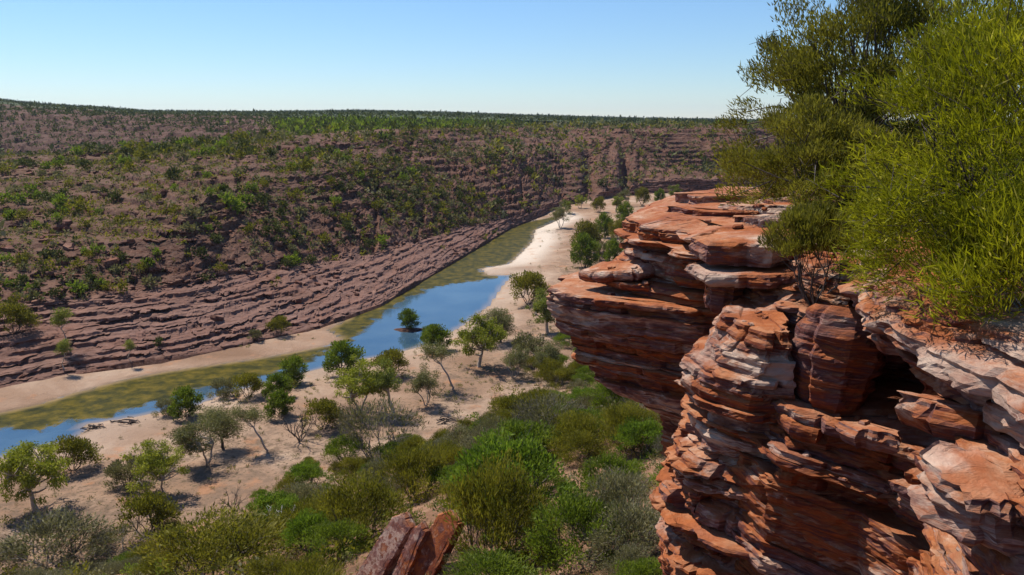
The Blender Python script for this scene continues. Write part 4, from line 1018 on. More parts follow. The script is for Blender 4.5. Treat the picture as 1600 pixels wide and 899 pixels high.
# ---- unit-height tree models (height 10 m), shared between look-alikes
GT = {
 'gum_a': gum(101, 10, 9.4, 64, 9100, 0.35, 0.12, L_GUM_Y, B_GUM, (0.05, 0.02), 0.28, cz0=0.06, cr=0.088, trunks=2, tr=0.03),
 'gum_b': gum(102, 10, 8.2, 56, 8400, 0.35, 0.12, L_GUM, B_GUM, (-0.12, 0.0), 0.28, cz0=0.06, cr=0.088),
 'gum_c': gum(103, 10, 6.0, 22, 5250, 0.33, 0.12, L_GUM, B_GUM, (0.25, 0.0), 0.42, cr=0.18, cz0=0.38),
 'gum_d': gum(104, 10, 9.0, 46, 7350, 0.33, 0.11, L_GUM_D, B_GUM, (0.0, 0.0), 0.28, trunks=3, tr=0.024, cz0=0.1, cr=0.115),
 'gum_e': gum(105, 10, 9.5, 48, 7700, 0.35, 0.11, L_GUM_D, B_GUM, (-0.1, 0.05), 0.33, trunks=2, cz0=0.1, cr=0.11),
 'gum_f': gum(106, 10, 10.2, 64, 8750, 0.35, 0.13, L_GUM_Y, B_GUM, (-0.22, 0.0), 0.28, cr=0.085, cz0=0.06),
 'thin': gum(107, 10, 4.8, 14, 2625, 0.33, 0.12, L_GUM, B_GUM, (0.05, 0.0), 0.45, cr=0.25, tr=0.02),
 'lean': gum(108, 10, 7.0, 18, 3500, 0.33, 0.11, L_GUM_D, B_GUM, (-0.38, 0.0), 0.5, cr=0.18, tr=0.024, cz0=0.52),
 'dark': gum(109, 10, 11.0, 40, 10850, 0.35, 0.11, L_GUM_D, B_DARK, (0.0, 0.0), 0.26, cr=0.17, cz0=0.2),
 'round': shrub(110, 12, 9.5, 46, 5200, 0.8, 0.34, L_GREEN, B_DARK, 0.5, 0.1, 0.8, 0.3, 0.17, 6, 0.16),
 'roundg': shrub(111, 13, 9, 44, 4800, 0.75, 0.30, L_GREY, B_DARK, 0.5, 0.12, 0.8, 0.3, 0.17, 6, 0.16),
 'roundo': shrub(112, 13, 9.5, 40, 4800, 0.75, 0.32, L_OLIVE, B_DARK, 0.5, 0.12, 0.75, 0.3, 0.18, 6, 0.18),
}
for u, v, hp, kind, rz, lab in TREES:
    if 'islet' in lab and 'across' not in lab:
        P = at(u, v, 0.02); t = P[1] / CP
    else:
        P, t = ground_at(u, v)
    D = P[1] * CP - (P[2] - CAMZ) * SP
    s_ = hp / FPX * D / 10.0
    cm, tm = GT[kind]
    isb = kind.startswith('round')
    plant('shrub' if isb else 'gum_tree', [('crown', cm), ('stems' if isb else 'trunk', tm)], (P[0], P[1], P[2] - 0.05), rz, ((s_ * 0.74, s_ * 0.74, s_) if (isb and u > 880) else s_ * (1.08 if isb else 1.0)), lab, 'shrub' if isb else 'tree')
# the islet itself
P = at(640, 516, 0)
an = np.linspace(0, 2 * math.pi, 25)[:-1]
V = [np.column_stack([3.2 * f * np.cos(an) * (1 + 0.2 * np.sin(3 * an)), 1.9 * f * np.sin(an), np.full(24, z)]) for f, z in ((1.1, -0.8), (1.0, 0.08), (0.6, 0.25))]
i = np.arange(24); j = (i + 1) % 24
o = obj('islet', mesh('islet', np.concatenate(V), [list(q) for q in np.concatenate([np.stack([i, j, j + 24, i + 24], 1), np.stack([i + 24, j + 24, j + 48, i + 48], 1)])] + [list(i + 48)], HILL, True), None, (P[0], P[1], 0))
tag(o, 'tiny muddy islet in the river under a round green bush', kind='structure')
# thin gums on the rock shelf of the far bank: find the shelf surface under the pixel
hu, hv, hD = project(HV.reshape(-1, 3))
def hill_at(u, v):
    k = int(np.argmin((hu - u) ** 2 + (hv - v) ** 2 + 1e-4 * (hD - 150) ** 2))
    return HV.reshape(-1, 3)[k]
for u, v, hp, kind, rz, lab in [(97, 545, 74, 'thin', 0.0, 'slender gum growing from the bedded rock shelf, the taller one'), (103, 582, 58, 'thin', 1.4, 'slender gum at the edge of the sandbar below the taller one'),
                            (206, 566, 40, 'thin', 2.2, 'wispy sapling at the foot of the bedded rock shelf'), (437, 522, 26, 'roundo', 2.2, 'green shrub where the sandbar meets the rock shelf'),
                            (398, 530, 16, 'roundg', 0.2, 'small grey shrub on the sandbar edge below the rock shelf'), (20, 520, 44, 'roundo', 0.7, 'dark shrub on the rock shelf at the frame edge')]:
    P = hill_at(u, v); D = P[1] * CP - (P[2] - CAMZ) * SP; s_ = hp / FPX * D / 10.0
    cm, tm = GT[kind]; isb = kind.startswith('round')
    plant('shrub' if isb else 'gum_tree', [('crown', cm), ('stems' if isb else 'trunk', tm)], (P[0], P[1], P[2] - 0.1), rz, s_, lab, 'shrub' if isb else 'tree')
# dead wood
for u, v, hp, wf, nb, m, seed, lab in [(468, 692, 54, 0.7, 6, B_DARK, 401, 'bare dark fan of branches on the open sand'), (366, 800, 40, 0.6, 5, B_DARK, 402, 'small leafless shrub at the edge of the scrub below the sand'),
                                 (436, 842, 62, 0.35, 2, B_WHITE, 403, 'bleached white dead sapling standing in the scrub'), (408, 842, 30, 0.8, 3, B_WHITE, 404, 'low bleached dead branches beside the white sapling'),
                                 (525, 662, 32, 0.6, 2, B_DARK, 405, 'black charred limb rising from the rounded shrub'), (684, 616, 22, 0.9, 2, B_DARK, 406, 'blackened stump with an arching limb')]:
    P, t = ground_at(u, v); D = P[1] * CP - (P[2] - CAMZ) * SP; h = hp / FPX * D
    plant('dead_shrub', [('branches', bare(seed, h, h * wf, nb, m, 0.022 if m is B_DARK else 0.03, 3))], tuple(P), 0.3, 1, lab, 'dead shrub')
for k, (u, v, L, lab) in enumerate([(150, 669, 3.2, 'dark driftwood pile at the bend of the near bank'), (200, 660, 3.4, 'second driftwood pile lying along the near bank'), (262, 742, 3.0, 'fallen grey branch on the sand beside the grey green gum'), (700, 660, 3.5, 'fallen dead branch at the lower edge of the sand flat')]):
    P, t = ground_at(u, v); r = np.random.default_rng(420 + k); tb = Tubes()
    for q in range(16):
        a = r.normal(0.1, 0.5); c = np.array([r.normal() * L * .22, r.normal() * 0.5, 0.12 + abs(r.normal()) * 0.16]); dd = np.array([math.cos(a), math.sin(a), r.normal() * 0.12]) * L * r.uniform(0.15, 0.4)
        tb.add(bend(c - dd, c + dd, r, 0.1, 5), 0.09, 0.03, 5)
    o = obj('driftwood', tb.mesh('driftwood', B_DARK), None, tuple(P)); tag(o, lab, 'driftwood')

# ---- scrub on the slope under the crag
SM = {
 'olive': [shrub(501 + k, 3.4, 2.3, 44, 8500, 0.19, 0.036, L_OLIVE, B_DARK, 1.0, 0.15, 0.8, 0.3, 0.17, 7, 0.035, clear=0.06) for k in range(2)],
 'green': [shrub(511 + k, 3.6, 2.1, 46, 7600, 0.17, 0.05, L_GREEN, B_DARK, 0.8, 0.25, 0.55, 0.2, 0.155, 6, 0.04, clear=0.15) for k in range(2)],
 'bright': [shrub(521, 3.4, 2.1, 52, 8600, 0.14, 0.05, L_BRIGHT, B_DARK, 0.7, 0.3, 0.5, 0.15, 0.14, 6, 0.045, clear=0.2)],
 'grey': [shrub(531 + k, 3.5, 2.1, 40, 6200, 0.17, 0.042, L_GREY, B_GREY, 0.6, 0.2, 0.7, 0.25, 0.17, 8, 0.035, twigs=4, clear=0.1) for k in range(2)],
 'twig': [shrub(541, 3.2, 2.0, 40, 2600, 0.15, 0.034, L_GREY, B_GREY, 0.8, 0.25, 0.6, 0.2, 0.16, 11, 0.03, twigs=10)],
}
LAB = {'olive': ('upright olive needle leaved shrub', 'olive shrubs'), 'green': ('flat topped green shrub', 'green shrubs'), 'bright': ('bright green umbrella shrub', 'bright green shrubs'),
       'grey': ('grey green shrub', 'grey green shrubs'), 'twig': ('half bare grey twiggy shrub', 'twiggy shrubs')}
placed = []
def put_scrub(kind, x, y, sc, rz, label=None, var=None):
    v_ = SM[kind]; cm, tm = v_[int(rng.integers(len(v_))) if var is None else var]
    z = fz(x, y)
    if not label:
        u0, v0, _ = project(np.array([x, y, z + 0.8]))
        mk = min(MARKS, key=lambda m_: (m_[0] - u0) ** 2 + (1.6 * (m_[1] - v0)) ** 2)[2]
    plant('shrub', [('crown', cm), ('stems', tm)], (x, y, z - 0.06), rz, sc, label or LAB[kind][0] + ' ' + mk, 'shrub', None if label else LAB[kind][1] + ' ' + mk)
    placed.append((x, y, 1.35 * np.mean(sc)))

KEY = [  # u, v of the foot, width px, height factor, kind, label
 (772, 892, 175, 1.25, 'olive', 'dense yellow olive bush beside the leaning slabs at the foot of the frame'),
 (800, 812, 190, 1.0, 'bright', 'bright green umbrella bush in the middle of the scrub'),
 (905, 880, 150, 1.0, 'green', 'olive green bush between the umbrella bush and the cliff foot'),
 (985, 875, 140, 0.85, 'grey', 'dry grassy shrub against the foot of the cliff'),
 (1005, 715, 95, 0.9, 'bright', 'bright green shrub pressed against the cliff pillar'),
 (490, 868, 90, 1.1, 'bright', 'small bright green bush between the white sapling and the leaning slabs'),
 (560, 850, 150, 0.9, 'olive', 'tall olive shrub behind the leaning slabs'),
 (590, 722, 150, 1.0, 'twig', 'pale grey dead looking thicket in the middle of the scrub'),
 (860, 702, 135, 1.0, 'twig', 'dark bare branched bush in the upper scrub'),
 (330, 905, 240, 0.5, 'olive', 'wide olive bush low in the frame below the white sapling'),
 (80, 885, 170, 0.62, 'grey', 'broad dusky shrub with bare stems in the bottom corner'),
 (185, 872, 110, 0.65, 'twig', 'thin grey shrub beside the broad dusky shrub'),
]
MARKS = [(u, v, n_) for u, v, n_ in [(640, 860, 'by the leaning slabs'), (436, 820, 'around the white dead sapling'), (800, 770, 'near the bright umbrella bush'), (1000, 690, 'against the foot of the pillar'), (960, 620, 'in the shade under the prow'),
         (880, 570, 'beyond the prow at the edge of the airy trees'), (760, 610, 'at the top of the scrub by the bright leafy gum'), (620, 690, 'along the edge of the sand below the full crowned gum'), (500, 720, 'at the sand edge below the bare dark fan'),
         (250, 850, 'below the bright yellow green gum'), (60, 860, 'in the corner below the leftmost gum'), (590, 720, 'around the pale grey thicket'), (860, 690, 'around the bare branched bush'), (960, 850, 'on the stony ground at the cliff foot'), (330, 870, 'around the wide low olive bush'), (780, 880, 'near the bush beside the leaning slabs')]]
for u, v, wpx, hf, kind, lab in KEY:
    P, t = ground_at(u, v); D = P[1] * CP - (P[2] - CAMZ) * SP; sc = wpx / FPX * D / 3.4
    put_scrub(kind, P[0], P[1], (sc, sc, sc * hf), 0.7, lab, 0)
from mathutils import Matrix
for u, v, w, h, ln, seed, m, lab, dd in [(592, 896, 22, 26, 125, 341, CLIFF_LEAN, 'leaning striped orange slab standing up out of the scrub', (0.52, 0.25, 0.82)),
                                   (634, 900, 14, 20, 105, 342, CLIFF_LEAN, 'narrower slab leaning beside the striped slab in the scrub', (0.40, 0.3, 0.86)),
                                   (672, 890, 24, 22, 115, 343, CLIFF_LEAN, 'pale pink slab leaning behind the two striped slabs', (0.45, 0.3, 0.84))]:
    P, t = ground_at(u, v); D = P[1] * CP - (P[2] - CAMZ) * SP; q = D / FPX; w, h, ln = w * q, h * q, ln * q
    me, c = slab_mesh('leaning_slab', [(-w, -ln * 0.25), (w, -ln * 0.25), (w * 0.95, ln * 0.92), (-0.2 * w, ln), (-w * 0.9, ln * 0.86)], h, seed, m, rough=0.35, block=0.02)
    yv = Vector(dd).normalized(); zv = Vector((-0.45, -0.75, 0.35)); zv = (zv - yv * zv.dot(yv)).normalized(); xv = yv.cross(zv)
    o = obj('leaning_slab', me)
    o.matrix_world = Matrix.Translation((P[0] + yv[0] * ln * 0.3, P[1] + yv[1] * ln * 0.3, P[2] + yv[2] * ln * 0.3)) @ Matrix((xv, yv, zv)).transposed().to_4x4()
    tag(o, lab, 'rock slab')
cand = np.column_stack([rng.uniform(-75, 45, 16000), rng.uniform(13, 185, 16000)])
cz_, cdr, cin, cds = floor_z(cand[:, 0], cand[:, 1])
cu_, cv_, cD_ = project(np.column_stack([cand, cz_ + 1.2]))
ok = (cds > 0.5) & (cu_ > -60) & (cu_ < 1120) & (cv_ < 990) & (cD_ > 12) & ~((cand[:, 0] > 0.4) & (cand[:, 1] < 18.5))
ok &= ~((cu_ > 535) & (cu_ < 712) & (cv_ > 795))
ok &= rng.random(len(cand)) < (0.25 + 0.75 * ss(0, 8, cds))
count = 0
for (x, y), o_, ds_, D_ in zip(cand, ok, cds, cD_):
    if not o_ or count >= 285: continue
    sc = float(np.clip(rng.normal(1.0, 0.24), 0.5, 1.6)) * (1.0 if D_ > 32 else 0.72) * (1.15 if D_ > 60 else 1)
    R_ = 1.35 * sc
    if any((x - a) ** 2 + (y - b) ** 2 < (0.55 * (R_ + c)) ** 2 for a, b, c in placed): continue
    f = vn(np.array([x * 0.09]), np.array([y * 0.09]), s=77)[0] + rng.normal() * 0.35
    kind = 'grey' if f > 0.62 else 'twig' if rng.random() < 0.09 else 'bright' if rng.random() < 0.09 else 'green' if f > -0.1 else 'olive'
    if project(np.array([x, y, 5.0]))[0] < 420: sc *= 0.8
    put_scrub(kind, x, y, (sc, sc, sc * rng.uniform(0.7, 1.05) * (0.8 if project(np.array([x, y, 5.0]))[0] < 420 else 1)), rng.uniform(0, 6.28)); count += 1
# dry grass and low litter plants between them
n = 3800
gx2 = rng.uniform(-70, 40, n * 3); gy2 = rng.uniform(12, 170, n * 3)
gz2, gdr, gin, gds = floor_z(gx2, gy2)
gu, gv, gD = project(np.column_stack([gx2, gy2, gz2]))
m = (~gin) & (gu > -80) & (gu < 1150) & (gdr > 5) & (rng.random(n * 3) < np.where(gds > 4, 1.0, 0.10)) & ~((gx2 > 0.9) & (gy2 < 17))
gx2, gy2, gz2, gD = gx2[m][:n], gy2[m][:n], gz2[m][:n], gD[m][:n]
k = 14
idx = np.repeat(np.arange(len(gx2)), k); n = len(idx)
b0 = np.column_stack([gx2[idx] + rng.normal(size=n) * 0.14, gy2[idx] + rng.normal(size=n) * 0.14, gz2[idx] - 0.02])
d = unit(rng.normal(size=(n, 3)) * 0.55 + np.array([0, 0, 0.9]))
V, F = leaf_quads(b0, d, rng.uniform(0.25, 0.6, n), np.clip(gD[idx] * 0.0009, 0.02, 0.12), rng)
o = obj('dry_grass', mesh('dry_grass', V, F, L_STRAW, False, np.repeat(np.clip(rng.normal(0.5, 0.2, n), 0, 0.94), 4)))
tag(o, 'dry tussock grass scattered between the shrubs of the slope', kind='stuff')

# ---- shrubs of the far slopes
r8 = np.random.default_rng(88)
def puff(nq, seed, w=1.0, h=0.8, size=0.3):
    r = np.random.default_rng(seed)
    nc = 7
    az = r.uniform(0, 6.28, nc); cz = r.uniform(0, 1, nc); rad = np.sqrt(1 - cz ** 2) * 0.62
    C = np.stack([rad * np.cos(az) * w / 2, rad * np.sin(az) * w / 2, h * (0.25 + 0.5 * cz)], 1)
    idx = r.integers(0, nc, nq)
    q = unit(r.normal(size=(nq, 3)))
    P = C[idx] + q * 0.26 * w * (r.random(nq) ** 0.4)[:, None]; P[:, 2] = np.maximum(P[:, 2], 0.03)
    V, F = leaf_quads(P, unit(q + [0, 0, 0.4] + r.normal(size=(nq, 3)) * 0.4), size * r.uniform(0.7, 1.3, nq), size * 0.6, r)
    return V, F, np.repeat(np.clip(r.uniform(0.3, 0.7, nc)[idx] + r.normal(size=nq) * 0.15, 0, 0.94), 4)
def merge(points, scales, protos, name, mat, label, flat=1.0):
    """one mesh out of many far shrubs"""
    which = r8.integers(0, len(protos), len(points)); Vs = []; Fs = []; Ts = []; base = 0
    for w_, (V, F, T_) in enumerate(protos):
        sel = np.nonzero(which == w_)[0]
        if not len(sel): continue
        a = r8.uniform(0, 6.28, len(sel)); c, s_ = np.cos(a)[:, None], np.sin(a)[:, None]
        sc = scales[sel][:, None]
        x = (V[None, :, 0] * c - V[None, :, 1] * s_) * sc + points[sel, 0:1]
        y = (V[None, :, 0] * s_ + V[None, :, 1] * c) * sc + points[sel, 1:2]
        z = V[None, :, 2] * sc * flat * r8.uniform(0.8, 1.15, (len(sel), 1)) + points[sel, 2:3]
        Vs.append(np.stack([x, y, z], -1).reshape(-1, 3))
        Fs.append((F[None] + (np.arange(len(sel)) * len(V))[:, None, None]).reshape(-1, 4) + base)
        Ts.append(np.clip(T_[None] + r8.normal(0, 0.14, (len(sel), 1)), 0, 0.94).ravel()); base += len(sel) * len(V)
    o = obj(name, mesh(name, np.concatenate(Vs), np.concatenate(Fs), mat, False, np.concatenate(Ts)))
    return tag(o, label, kind='stuff')
# low undergrowth filling the gaps of the near scrub
n = 3900
ux, uy = r8.uniform(-75, 45, n), r8.uniform(13, 180, n)
uz, udr, uin, uds = floor_z(ux, uy); uu_, uv_, uD_ = project(np.column_stack([ux, uy, uz]))
m = (uds > 1) & (uu_ > -80) & (uu_ < 1130) & (uv_ < 1000) & (r8.random(n) < 0.12 + 0.85 * ss(2, 14, uds)) & ~((ux > 0.6) & (uy < 17))
UP = np.column_stack([ux, uy, uz])[m]; US = np.clip(r8.lognormal(0.25, 0.4, len(UP)), 0.5, 2.8) * np.where(uD_[m] > 40, 1.0, 0.45)
PU_ = [puff(95, 770 + k, 1, 0.75, 0.13) for k in range(5)]
g = r8.integers(0, 3, len(UP))
for q, (m_, nm) in enumerate([(L_GREEN, 'green'), (L_OLIVE, 'olive'), (L_GREY, 'grey green')]):
    merge(UP[g == q], US[g == q], PU_, 'undergrowth', m_, 'low %s undergrowth between the shrubs below the crag' % nm)
n = 2600
ux, uy = r8.uniform(-85, 30, n), r8.uniform(60, 330, n)
uz, udr, uin, uds = floor_z(ux, uy); hs_ = inside(ux, uy, [p_[:2] for p_ in FAR_BANK] + [(300, 900), (-900, 900)])
tdd = np.min(np.hypot(ux[:, None] - TREE_XY[None, :, 0], uy[:, None] - TREE_XY[None, :, 1]), 1)
m = (~uin) & (~hs_) & (uds <= 1) & (udr > 4) & (r8.random(n) < 0.12 + 0.6 * ss(9, 2, tdd) + 0.25 * ss(0.1, 0.5, fbm(ux * 0.05, uy * 0.05, o=3, s=37)))
UP = np.column_stack([ux, uy, uz])[m]; US = np.clip(r8.lognormal(-0.35, 0.5, len(UP)), 0.25, 2.0)
merge(UP[::2], US[::2], PU_[:3], 'low_brush', L_GREY, 'low grey brush dotted over the sand flat')
merge(UP[1::2], US[1::2], PU_[2:], 'low_brush', L_OLIVE, 'low olive brush dotted over the sand flat')
# candidate points on the hillside
area = np.abs(np.gradient(HV[..., 0], axis=0) * np.gradient(HV[..., 1], axis=1) - np.gradient(HV[..., 0], axis=1) * np.gradient(HV[..., 1], axis=0))
farf = ss(7.5, 9.5, S)
gA = np.gradient(HV, axis=0); gB = np.gradient(HV, axis=1); area3 = np.minimum(np.linalg.norm(np.cross(gA, gB), axis=-1), 3 * area + 0.3)
dens_map = steep * (1 - bench_l) * (0.34 * (1 - farf) + 0.075 * farf) + bench_l * 0.075 + shelf * 0.003 + ss(5.3, 5.8, T) * 0.075 * ss(6.6, 6.2, T) * (1 - 0.8 * farf)
dens_map = dens_map * np.clip(0.75 + 1.3 * fbm(HV[..., 0] * 0.03, HV[..., 1] * 0.03, o=3, s=401), 0.1, 2.2) * (T > 1.05)
band = np.clip(1 - 0.6 * rim, 0, 1)
p = (dens_map * area3 * band).ravel()
nsh = int(min(p.sum(), 7200))
pick = r8.choice(p.size, nsh, replace=False, p=p / p.sum())
hpick = pick; HP = HV.reshape(-1, 3)[pick]; bl = bench_l.ravel()[pick]; fr = farf.ravel()[pick]
scl = np.clip(r8.lognormal(0.5, 0.42, nsh), 0.6, 4.4) * (1 + 0.35 * bl + 0.3 * fr) * (1 + 0.25 * ss(5.2, 5.8, T.ravel()[pick]))
u_, v_, D_ = project(HP); app = scl / D_ * ((u_ > 5) & (u_ < 1595) & (v_ > 0))
app = np.where((u_ > 960) & (v_ > 290), 0, app)
ordr = np.argsort(-app); single = ordr[:240]; rest = ordr[240:]
# those that show largest, as shrubs of their own
HM = []
for k, (m_, w_, h_) in enumerate([(L_GREEN, 1.0, 0.8), (L_FAR, 1.0, 0.75), (L_FAR, 1.0, 0.65), (L_GREY, 1.0, 0.6), (L_OLIVE, 1.0, 0.85)]):
    V, F, T_ = puff(170, 700 + k, w_, h_, 0.19)
    HM.append(mesh('shrub', V, F, m_, False, T_))
for i in single:
    o = obj('slope_bush', HM[int(r8.integers(5))], None, tuple(HP[i] + [0, 0, -0.08 * scl[i]]), r8.uniform(0, 6.28), float(scl[i]))
    where = 'above the long sandbar' if u_[i] < 260 else 'on the nose of the spur' if u_[i] < 420 else 'across from the sand spit' if u_[i] < 560 else 'across from the islet' if u_[i] < 700 else 'above the green reach of the river' if u_[i] < 860 else 'on the wall beyond the river bend'
    hgt = T.ravel()[hpick[i]]
    lev = 'high up' if hgt > 4.2 else 'midway up' if hgt > 2.9 else 'low down' if hgt > 2.0 else 'on the bedded shelf'
    if bl[i] > 0.5: tag(o, 'round shrub on the open red bench, %s, %s' % (lev, where), 'shrub', 'bench shrubs %s %s' % (lev, where))
    else: tag(o, 'shrub among far slope blocks, %s, %s' % (lev, where), 'shrub', 'slope shrubs %s %s' % (lev, where))
PR = [puff(22, 720 + k, 1, 0.75, 0.38) for k in range(5)]; PRs = [puff(11, 730 + k, 1, 0.75, 0.6) for k in range(4)]
g = r8.integers(0, 3, len(rest))
isfar = fr[rest] > 0.5
for q, (m_, nm) in enumerate([(L_OLIVE, "olive"), (L_FAR, "dark olive"), (L_GREY, "grey green")]):
    a_ = rest[(g == q) & ~isfar]; b_ = rest[(g == q) & isfar]
    merge(HP[a_] + [0, 0, -0.05], scl[a_], PR, 'slope_scrub', m_, 'small %s scrub mixed over the far gorge slope' % nm)
    merge(HP[b_] + [0, 0, -0.05], scl[b_], PRs, 'wall_scrub', m_, 'small %s scrub on the distant gorge wall' % nm)
# low heath on the bench
p = (bench_l * 0.30 * area * np.clip(0.6 + 1.4 * fbm(HV[..., 0] * 0.05, HV[..., 1] * 0.05, o=3, s=411), 0.05, 2)).ravel()
pick = r8.choice(p.size, min(5200, int(p.sum())), replace=False, p=p / p.sum())
PH = [puff(12, 740 + k, 1, 0.6, 0.5) for k in range(3)]
h2 = len(pick) // 2
merge(HV.reshape(-1, 3)[pick[:h2]], np.clip(r8.lognormal(-0.15, 0.3, h2), 0.4, 1.6), PH, 'heath', L_GREY, 'low grey heath carpeting the far bench')
merge(HV.reshape(-1, 3)[pick[h2:]], np.clip(r8.lognormal(-0.15, 0.3, len(pick) - h2), 0.4, 1.6), PH, 'heath', L_OLIVE, 'low olive heath carpeting the far bench')
# plateau and far hills
PV = np.stack([px_, py_, pz_], -1)
parea = np.abs(np.gradient(px_, axis=0) * np.gradient(py_, axis=1) - np.gradient(px_, axis=1) * np.gradient(py_, axis=0))
rr_ = np.hypot(px_, py_)
uu, vv, _ = project(PV)
def plat_scatter(n, r0, r1, wfun, size, protos, mat, name, label):
    p = (parea * wfun * (rr_ > r0) * (rr_ < r1) * (uu > -150) * (uu < 1300)).ravel()
    fidx = r8.choice(p.size, n, p=p / p.sum())
    ii, jj = np.unravel_index(fidx, px_.shape)
    ii2 = np.clip(ii + r8.integers(0, 2, n), 0, px_.shape[0] - 1); jj2 = np.clip(jj + r8.integers(0, 2, n), 0, px_.shape[1] - 1)
    t1, t2 = r8.random((n, 1)), r8.random((n, 1))
    i1 = np.clip(ii + 1, 0, px_.shape[0] - 1); j1 = np.clip(jj + 1, 0, px_.shape[1] - 1)
    P = (PV[ii, jj] * (1 - t1) + PV[i1, jj] * t1) * (1 - t2) + (PV[ii, j1] * (1 - t1) + PV[i1, j1] * t1) * t2
    merge(P - [0, 0, 0.2], size * np.clip(r8.lognormal(0, 0.3, n), 0.5, 2.0), protos, name, mat, label)
PQ = [puff(10, 750 + k, 1, 0.75, 0.6) for k in range(4)]; PF = [puff(6, 760 + k, 1, 0.6, 0.75) for k in range(4)]
one = np.ones_like(px_)
for q, (m_, nm) in enumerate([(L_GREEN, 'green'), (L_FAR, 'dark olive')]):
    plat_scatter(3400, 0, 760, np.clip(1 - farhill - ss(7.5, 6.0, PU) * ss(0.6, 1.2, PT) * ss(6.0, 5.0, PT), 0.01, 1), 2.5, PQ, m_, 'plateau_scrub', '%s scrub on the plateau behind the far rim' % nm)
    plat_scatter(1900, 480, 1100, farhill + 0.005, 2.4, PQ, L_FAR, 'hill_scrub', '%s scrub on the slopes of the side gorge' % nm)
    plat_scatter(4500, 700, 2200, one, 3.4, PF, L_FAR, 'distant_scrub', '%s scrub covering the distant plateau' % nm)
    plat_scatter(3000, 1800, 5400, one, 4.5, PF, L_FAR, 'horizon_scrub', '%s scrub along the skyline plateau' % nm)

# ---- blocks of rock lying on the far slope
BM = []
for k in range(6):
    r = np.random.default_rng(800 + k); n = 5
    a = np.linspace(0, 6.28, n + 1)[:-1] + r.uniform(-.3, .3, n); rr = r.uniform(0.75, 1.15, n)
    def ringb(f, z): return np.column_stack([f * rr * np.cos(a), 0.7 * f * rr * np.sin(a), np.full(n, z) + r.uniform(-.05, .05, n)])
    V = np.concatenate([ringb(0.8, -0.4), ringb(1.0, 0.15), ringb(0.85, 0.42)]) * 0.5
    i = np.arange(n); j = (i + 1) % n
    F = np.concatenate([np.stack([i, j, j + n, i + n], 1), np.stack([i + n, j + n, j + 2 * n, i + 2 * n], 1)])
    top = np.array([[10, 11, 12, 13], [10, 13, 14, 14]])
    BM.append((V, [list(f) for f in F] + [[10, 11, 12, 13, 14]]))
bl_me = [mesh('rock_block', V, F, HILL, False, np.full(len(V), 0.45 + 0.1 * k), dict(soil=np.zeros(len(V)), litter=np.zeros(len(V)))) for k, (V, F) in enumerate(BM)]
p = ((steep * 1.0 + 0.25 * bench_l + 0.35 * shelf) * area * (1 - 0.7 * farf) * np.clip(0.5 + 1.5 * fbm(HV[..., 0] * 0.04, HV[..., 1] * 0.04, o=3, s=421), 0.02, 2)).ravel()
NB_ = 3800
pick = r8.choice(p.size, NB_, replace=False, p=p / p.sum())
BP = HV.reshape(-1, 3)[pick]; bs = np.clip(r8.lognormal(0.35, 0.5, NB_), 0.5, 4.5)
u_, v_, D_ = project(BP); app = bs / D_ * ((u_ > 0) & (u_ < 1600)); ordr = np.argsort(-app)
for i in ordr[:260]:
    o = obj('rock_block', bl_me[int(r8.integers(6))], hill, tuple(BP[i] + [0, 0, 0.05]), r8.uniform(0, 6.28), float(bs[i]))
    o.rotation_euler = (r8.normal() * 0.18, r8.normal() * 0.18, r8.uniform(0, 6.28))
Vs, Fs, Ts, base = [], [], [], 0
for i in ordr[260:]:
    V, F = BM[int(r8.integers(6))]; a = r8.uniform(0, 6.28); tl, tm_ = r8.normal() * 0.2, r8.normal() * 0.2
    X_ = V[:, 0] * math.cos(a) - V[:, 1] * math.sin(a); Y_ = V[:, 0] * math.sin(a) + V[:, 1] * math.cos(a); Z_ = V[:, 2] + tl * X_ + tm_ * Y_
    Vs.append(np.column_stack([X_, Y_, Z_]) * bs[i] + BP[i]); Fs += [[q + base for q in f] for f in F]; base += len(V); Ts.append(np.full(len(V), r8.uniform(0.25, 0.85)))
V = np.concatenate(Vs); T_ = np.concatenate(Ts)
o = obj('rubble', mesh('rubble', V, Fs, HILL, False, T_, dict(soil=np.zeros(len(V)), litter=np.zeros(len(V)))), hill); tag(o, kind='stuff')

# ---- loose stones lying on the ledges
bpy.context.view_layer.update()
dg = bpy.context.evaluated_depsgraph_get()
r9 = np.random.default_rng(99)
for (x0, x1, y0, y1, z0, n, smax, where) in [(3.0, 4.4, 7.2, 8.4, -2.45, 14, 0.09, 'on the shadowed alcove ledge'), (2.65, 3.5, 8.6, 9.5, -1.9, 10, 0.07, 'on top of the pale pillar'), (3.4, 4.5, 9.0, 10.3, -1.5, 16, 0.12, 'in the rubble under the small olive shrub'),
                                             (1.2, 2.4, 12.6, 13.4, -1.95, 8, 0.10, 'on the prow of the crag'), (3.5, 4.6, 4.9, 7.2, -1.0, 16, 0.10, 'along the edge of the rim'), (2.75, 3.5, 6.6, 8.0, -3.2, 12, 0.08, 'on the lower lit ledge of the cliff'), (3.0, 5.0, 11.2, 13.5, -0.9, 14, 0.12, 'on the cap of the crag')]:
    for q in range(n):
        x, y = r9.uniform(x0, x1), r9.uniform(y0, y1)
        hz, nz = ray_down(x, y, CAMZ + z0)
        if hz is None or nz < 0.5 or hz < CAMZ + z0 - 1.6: continue
        sz = r9.uniform(0.3, 1.0) * smax
        o = obj('stone', stone_me[int(r9.integers(5))], None, (x, y, hz - 0.1 * sz), r9.uniform(0, 6.28), float(sz))
        tag(o, 'loose angular stone ' + where, 'stone', 'stones ' + where)
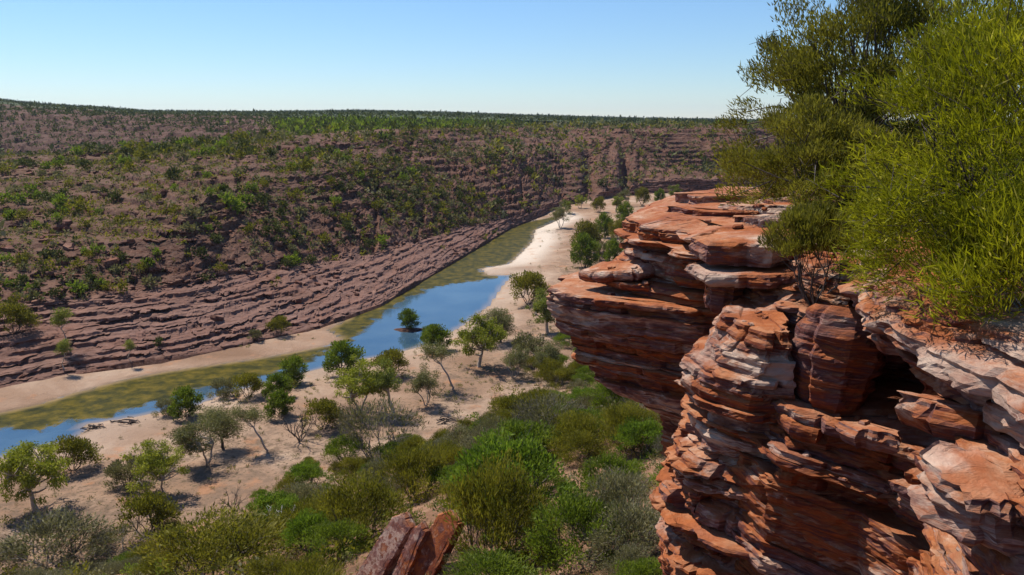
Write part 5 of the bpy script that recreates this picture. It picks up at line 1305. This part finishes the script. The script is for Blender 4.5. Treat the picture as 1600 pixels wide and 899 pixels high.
# ---- the bushes on the near rim
def near_bush(name, at_, label, **kw):
    cm, tm = shrub(**kw)
    return plant(name, [('crown', cm), ('stems', tm)], (at_[0], at_[1], CAMZ + at_[2]), 0.0, 1, label, 'bush')
near_bush('bush', (6.1, 13.4, -1.55), 'tall fine leaved olive bush on top of the crag against the sky', seed=901, w=5.0, h=3.95, nc=230, nl=78000, L=0.10, W=0.020, leafm=L_BACK, stemm=B_DARK, up=0.8, base=0.03, flat=0.7, fill=0.3, rc=0.075, stems=9, stem_r=0.04, twigs=3)
near_bush('bush', (4.7, 12.3, -1.55), 'lower olive bush spilling over the crag cap in front of the tall bush', seed=902, w=3.1, h=1.8, nc=90, nl=40000, L=0.085, W=0.015, leafm=L_BACK, stemm=B_DARK, up=0.8, base=0.06, flat=0.7, fill=0.3, rc=0.09, stems=7, stem_r=0.025, twigs=3)
near_bush('bush', (5.1, 7.5, -1.55), 'big bright yellow green bush with long upright leaves filling the side of the frame', seed=903, w=4.1, h=2.85, nc=250, nl=80000, L=0.105, W=0.012, leafm=L_NEAR, stemm=B_DARK, up=0.6, base=0.04, flat=0.8, fill=0.35, rc=0.075, stems=9, stem_r=0.025, twigs=3)
near_bush('bush', (4.2, 6.2, -1.55), 'low bright green sprawling bush at the edge of the rim', seed=904, w=1.9, h=0.9, nc=46, nl=13000, L=0.13, W=0.012, leafm=L_NEAR, stemm=B_GREY, up=0.9, base=0.1, flat=0.8, fill=0.3, rc=0.14, stems=8, stem_r=0.012, twigs=4)
near_bush('bush', (3.6, 9.35, -2.05), 'small olive shrub with a fan of dark stems on the rubble between crag and pillar', seed=905, w=1.3, h=0.98, nc=54, nl=12000, L=0.075, W=0.012, leafm=L_BACK, stemm=B_DARK, up=1.2, base=0.5, flat=0.6, fill=0.2, rc=0.12, stems=12, stem_r=0.012, twigs=5)
p_ = (4.35, 5.35, CAMZ - 1.42)
o = plant('dead_shrub', [('branches', bare(930, 0.75, 1.3, 9, B_GREY, 0.010, 3))], p_, 0.0, (1, 1, 0.55), 'low tangle of dead grey twigs on the rim at the frame edge', 'dead shrub')

# ---- thin air between here and the skyline
hz = NB('air')
hv_ = hz.new('ShaderNodeVolumePrincipled')
hv_.inputs['Color'].default_value = (0.62, 0.74, 1.0, 1)
hv_.inputs['Density'].default_value = 0.000035
hv_.inputs['Anisotropy'].default_value = 0.2
hz.t.links.new(hv_.outputs[0], hz.out.inputs['Volume'])
zt = float(max(pz_.max(), CAMZ + 6) + 12)
a0, a1, b0_, b1 = float(px_.min() - 60), float(px_.max() + 60), -60.0, float(py_.max() + 60)
zb_ = float(min(pz_.min(), -6)) - 1
c8 = [(x, y, z) for z in (zb_, zt) for y in (b0_, b1) for x in (a0, a1)]
o = obj('haze', mesh('haze', np.array(c8), [[0, 2, 3, 1], [4, 5, 7, 6], [0, 1, 5, 4], [2, 6, 7, 3], [0, 4, 6, 2], [1, 3, 7, 5]], hz.m))
tag(o, 'thin blue air over the gorge and plateau', kind='stuff')
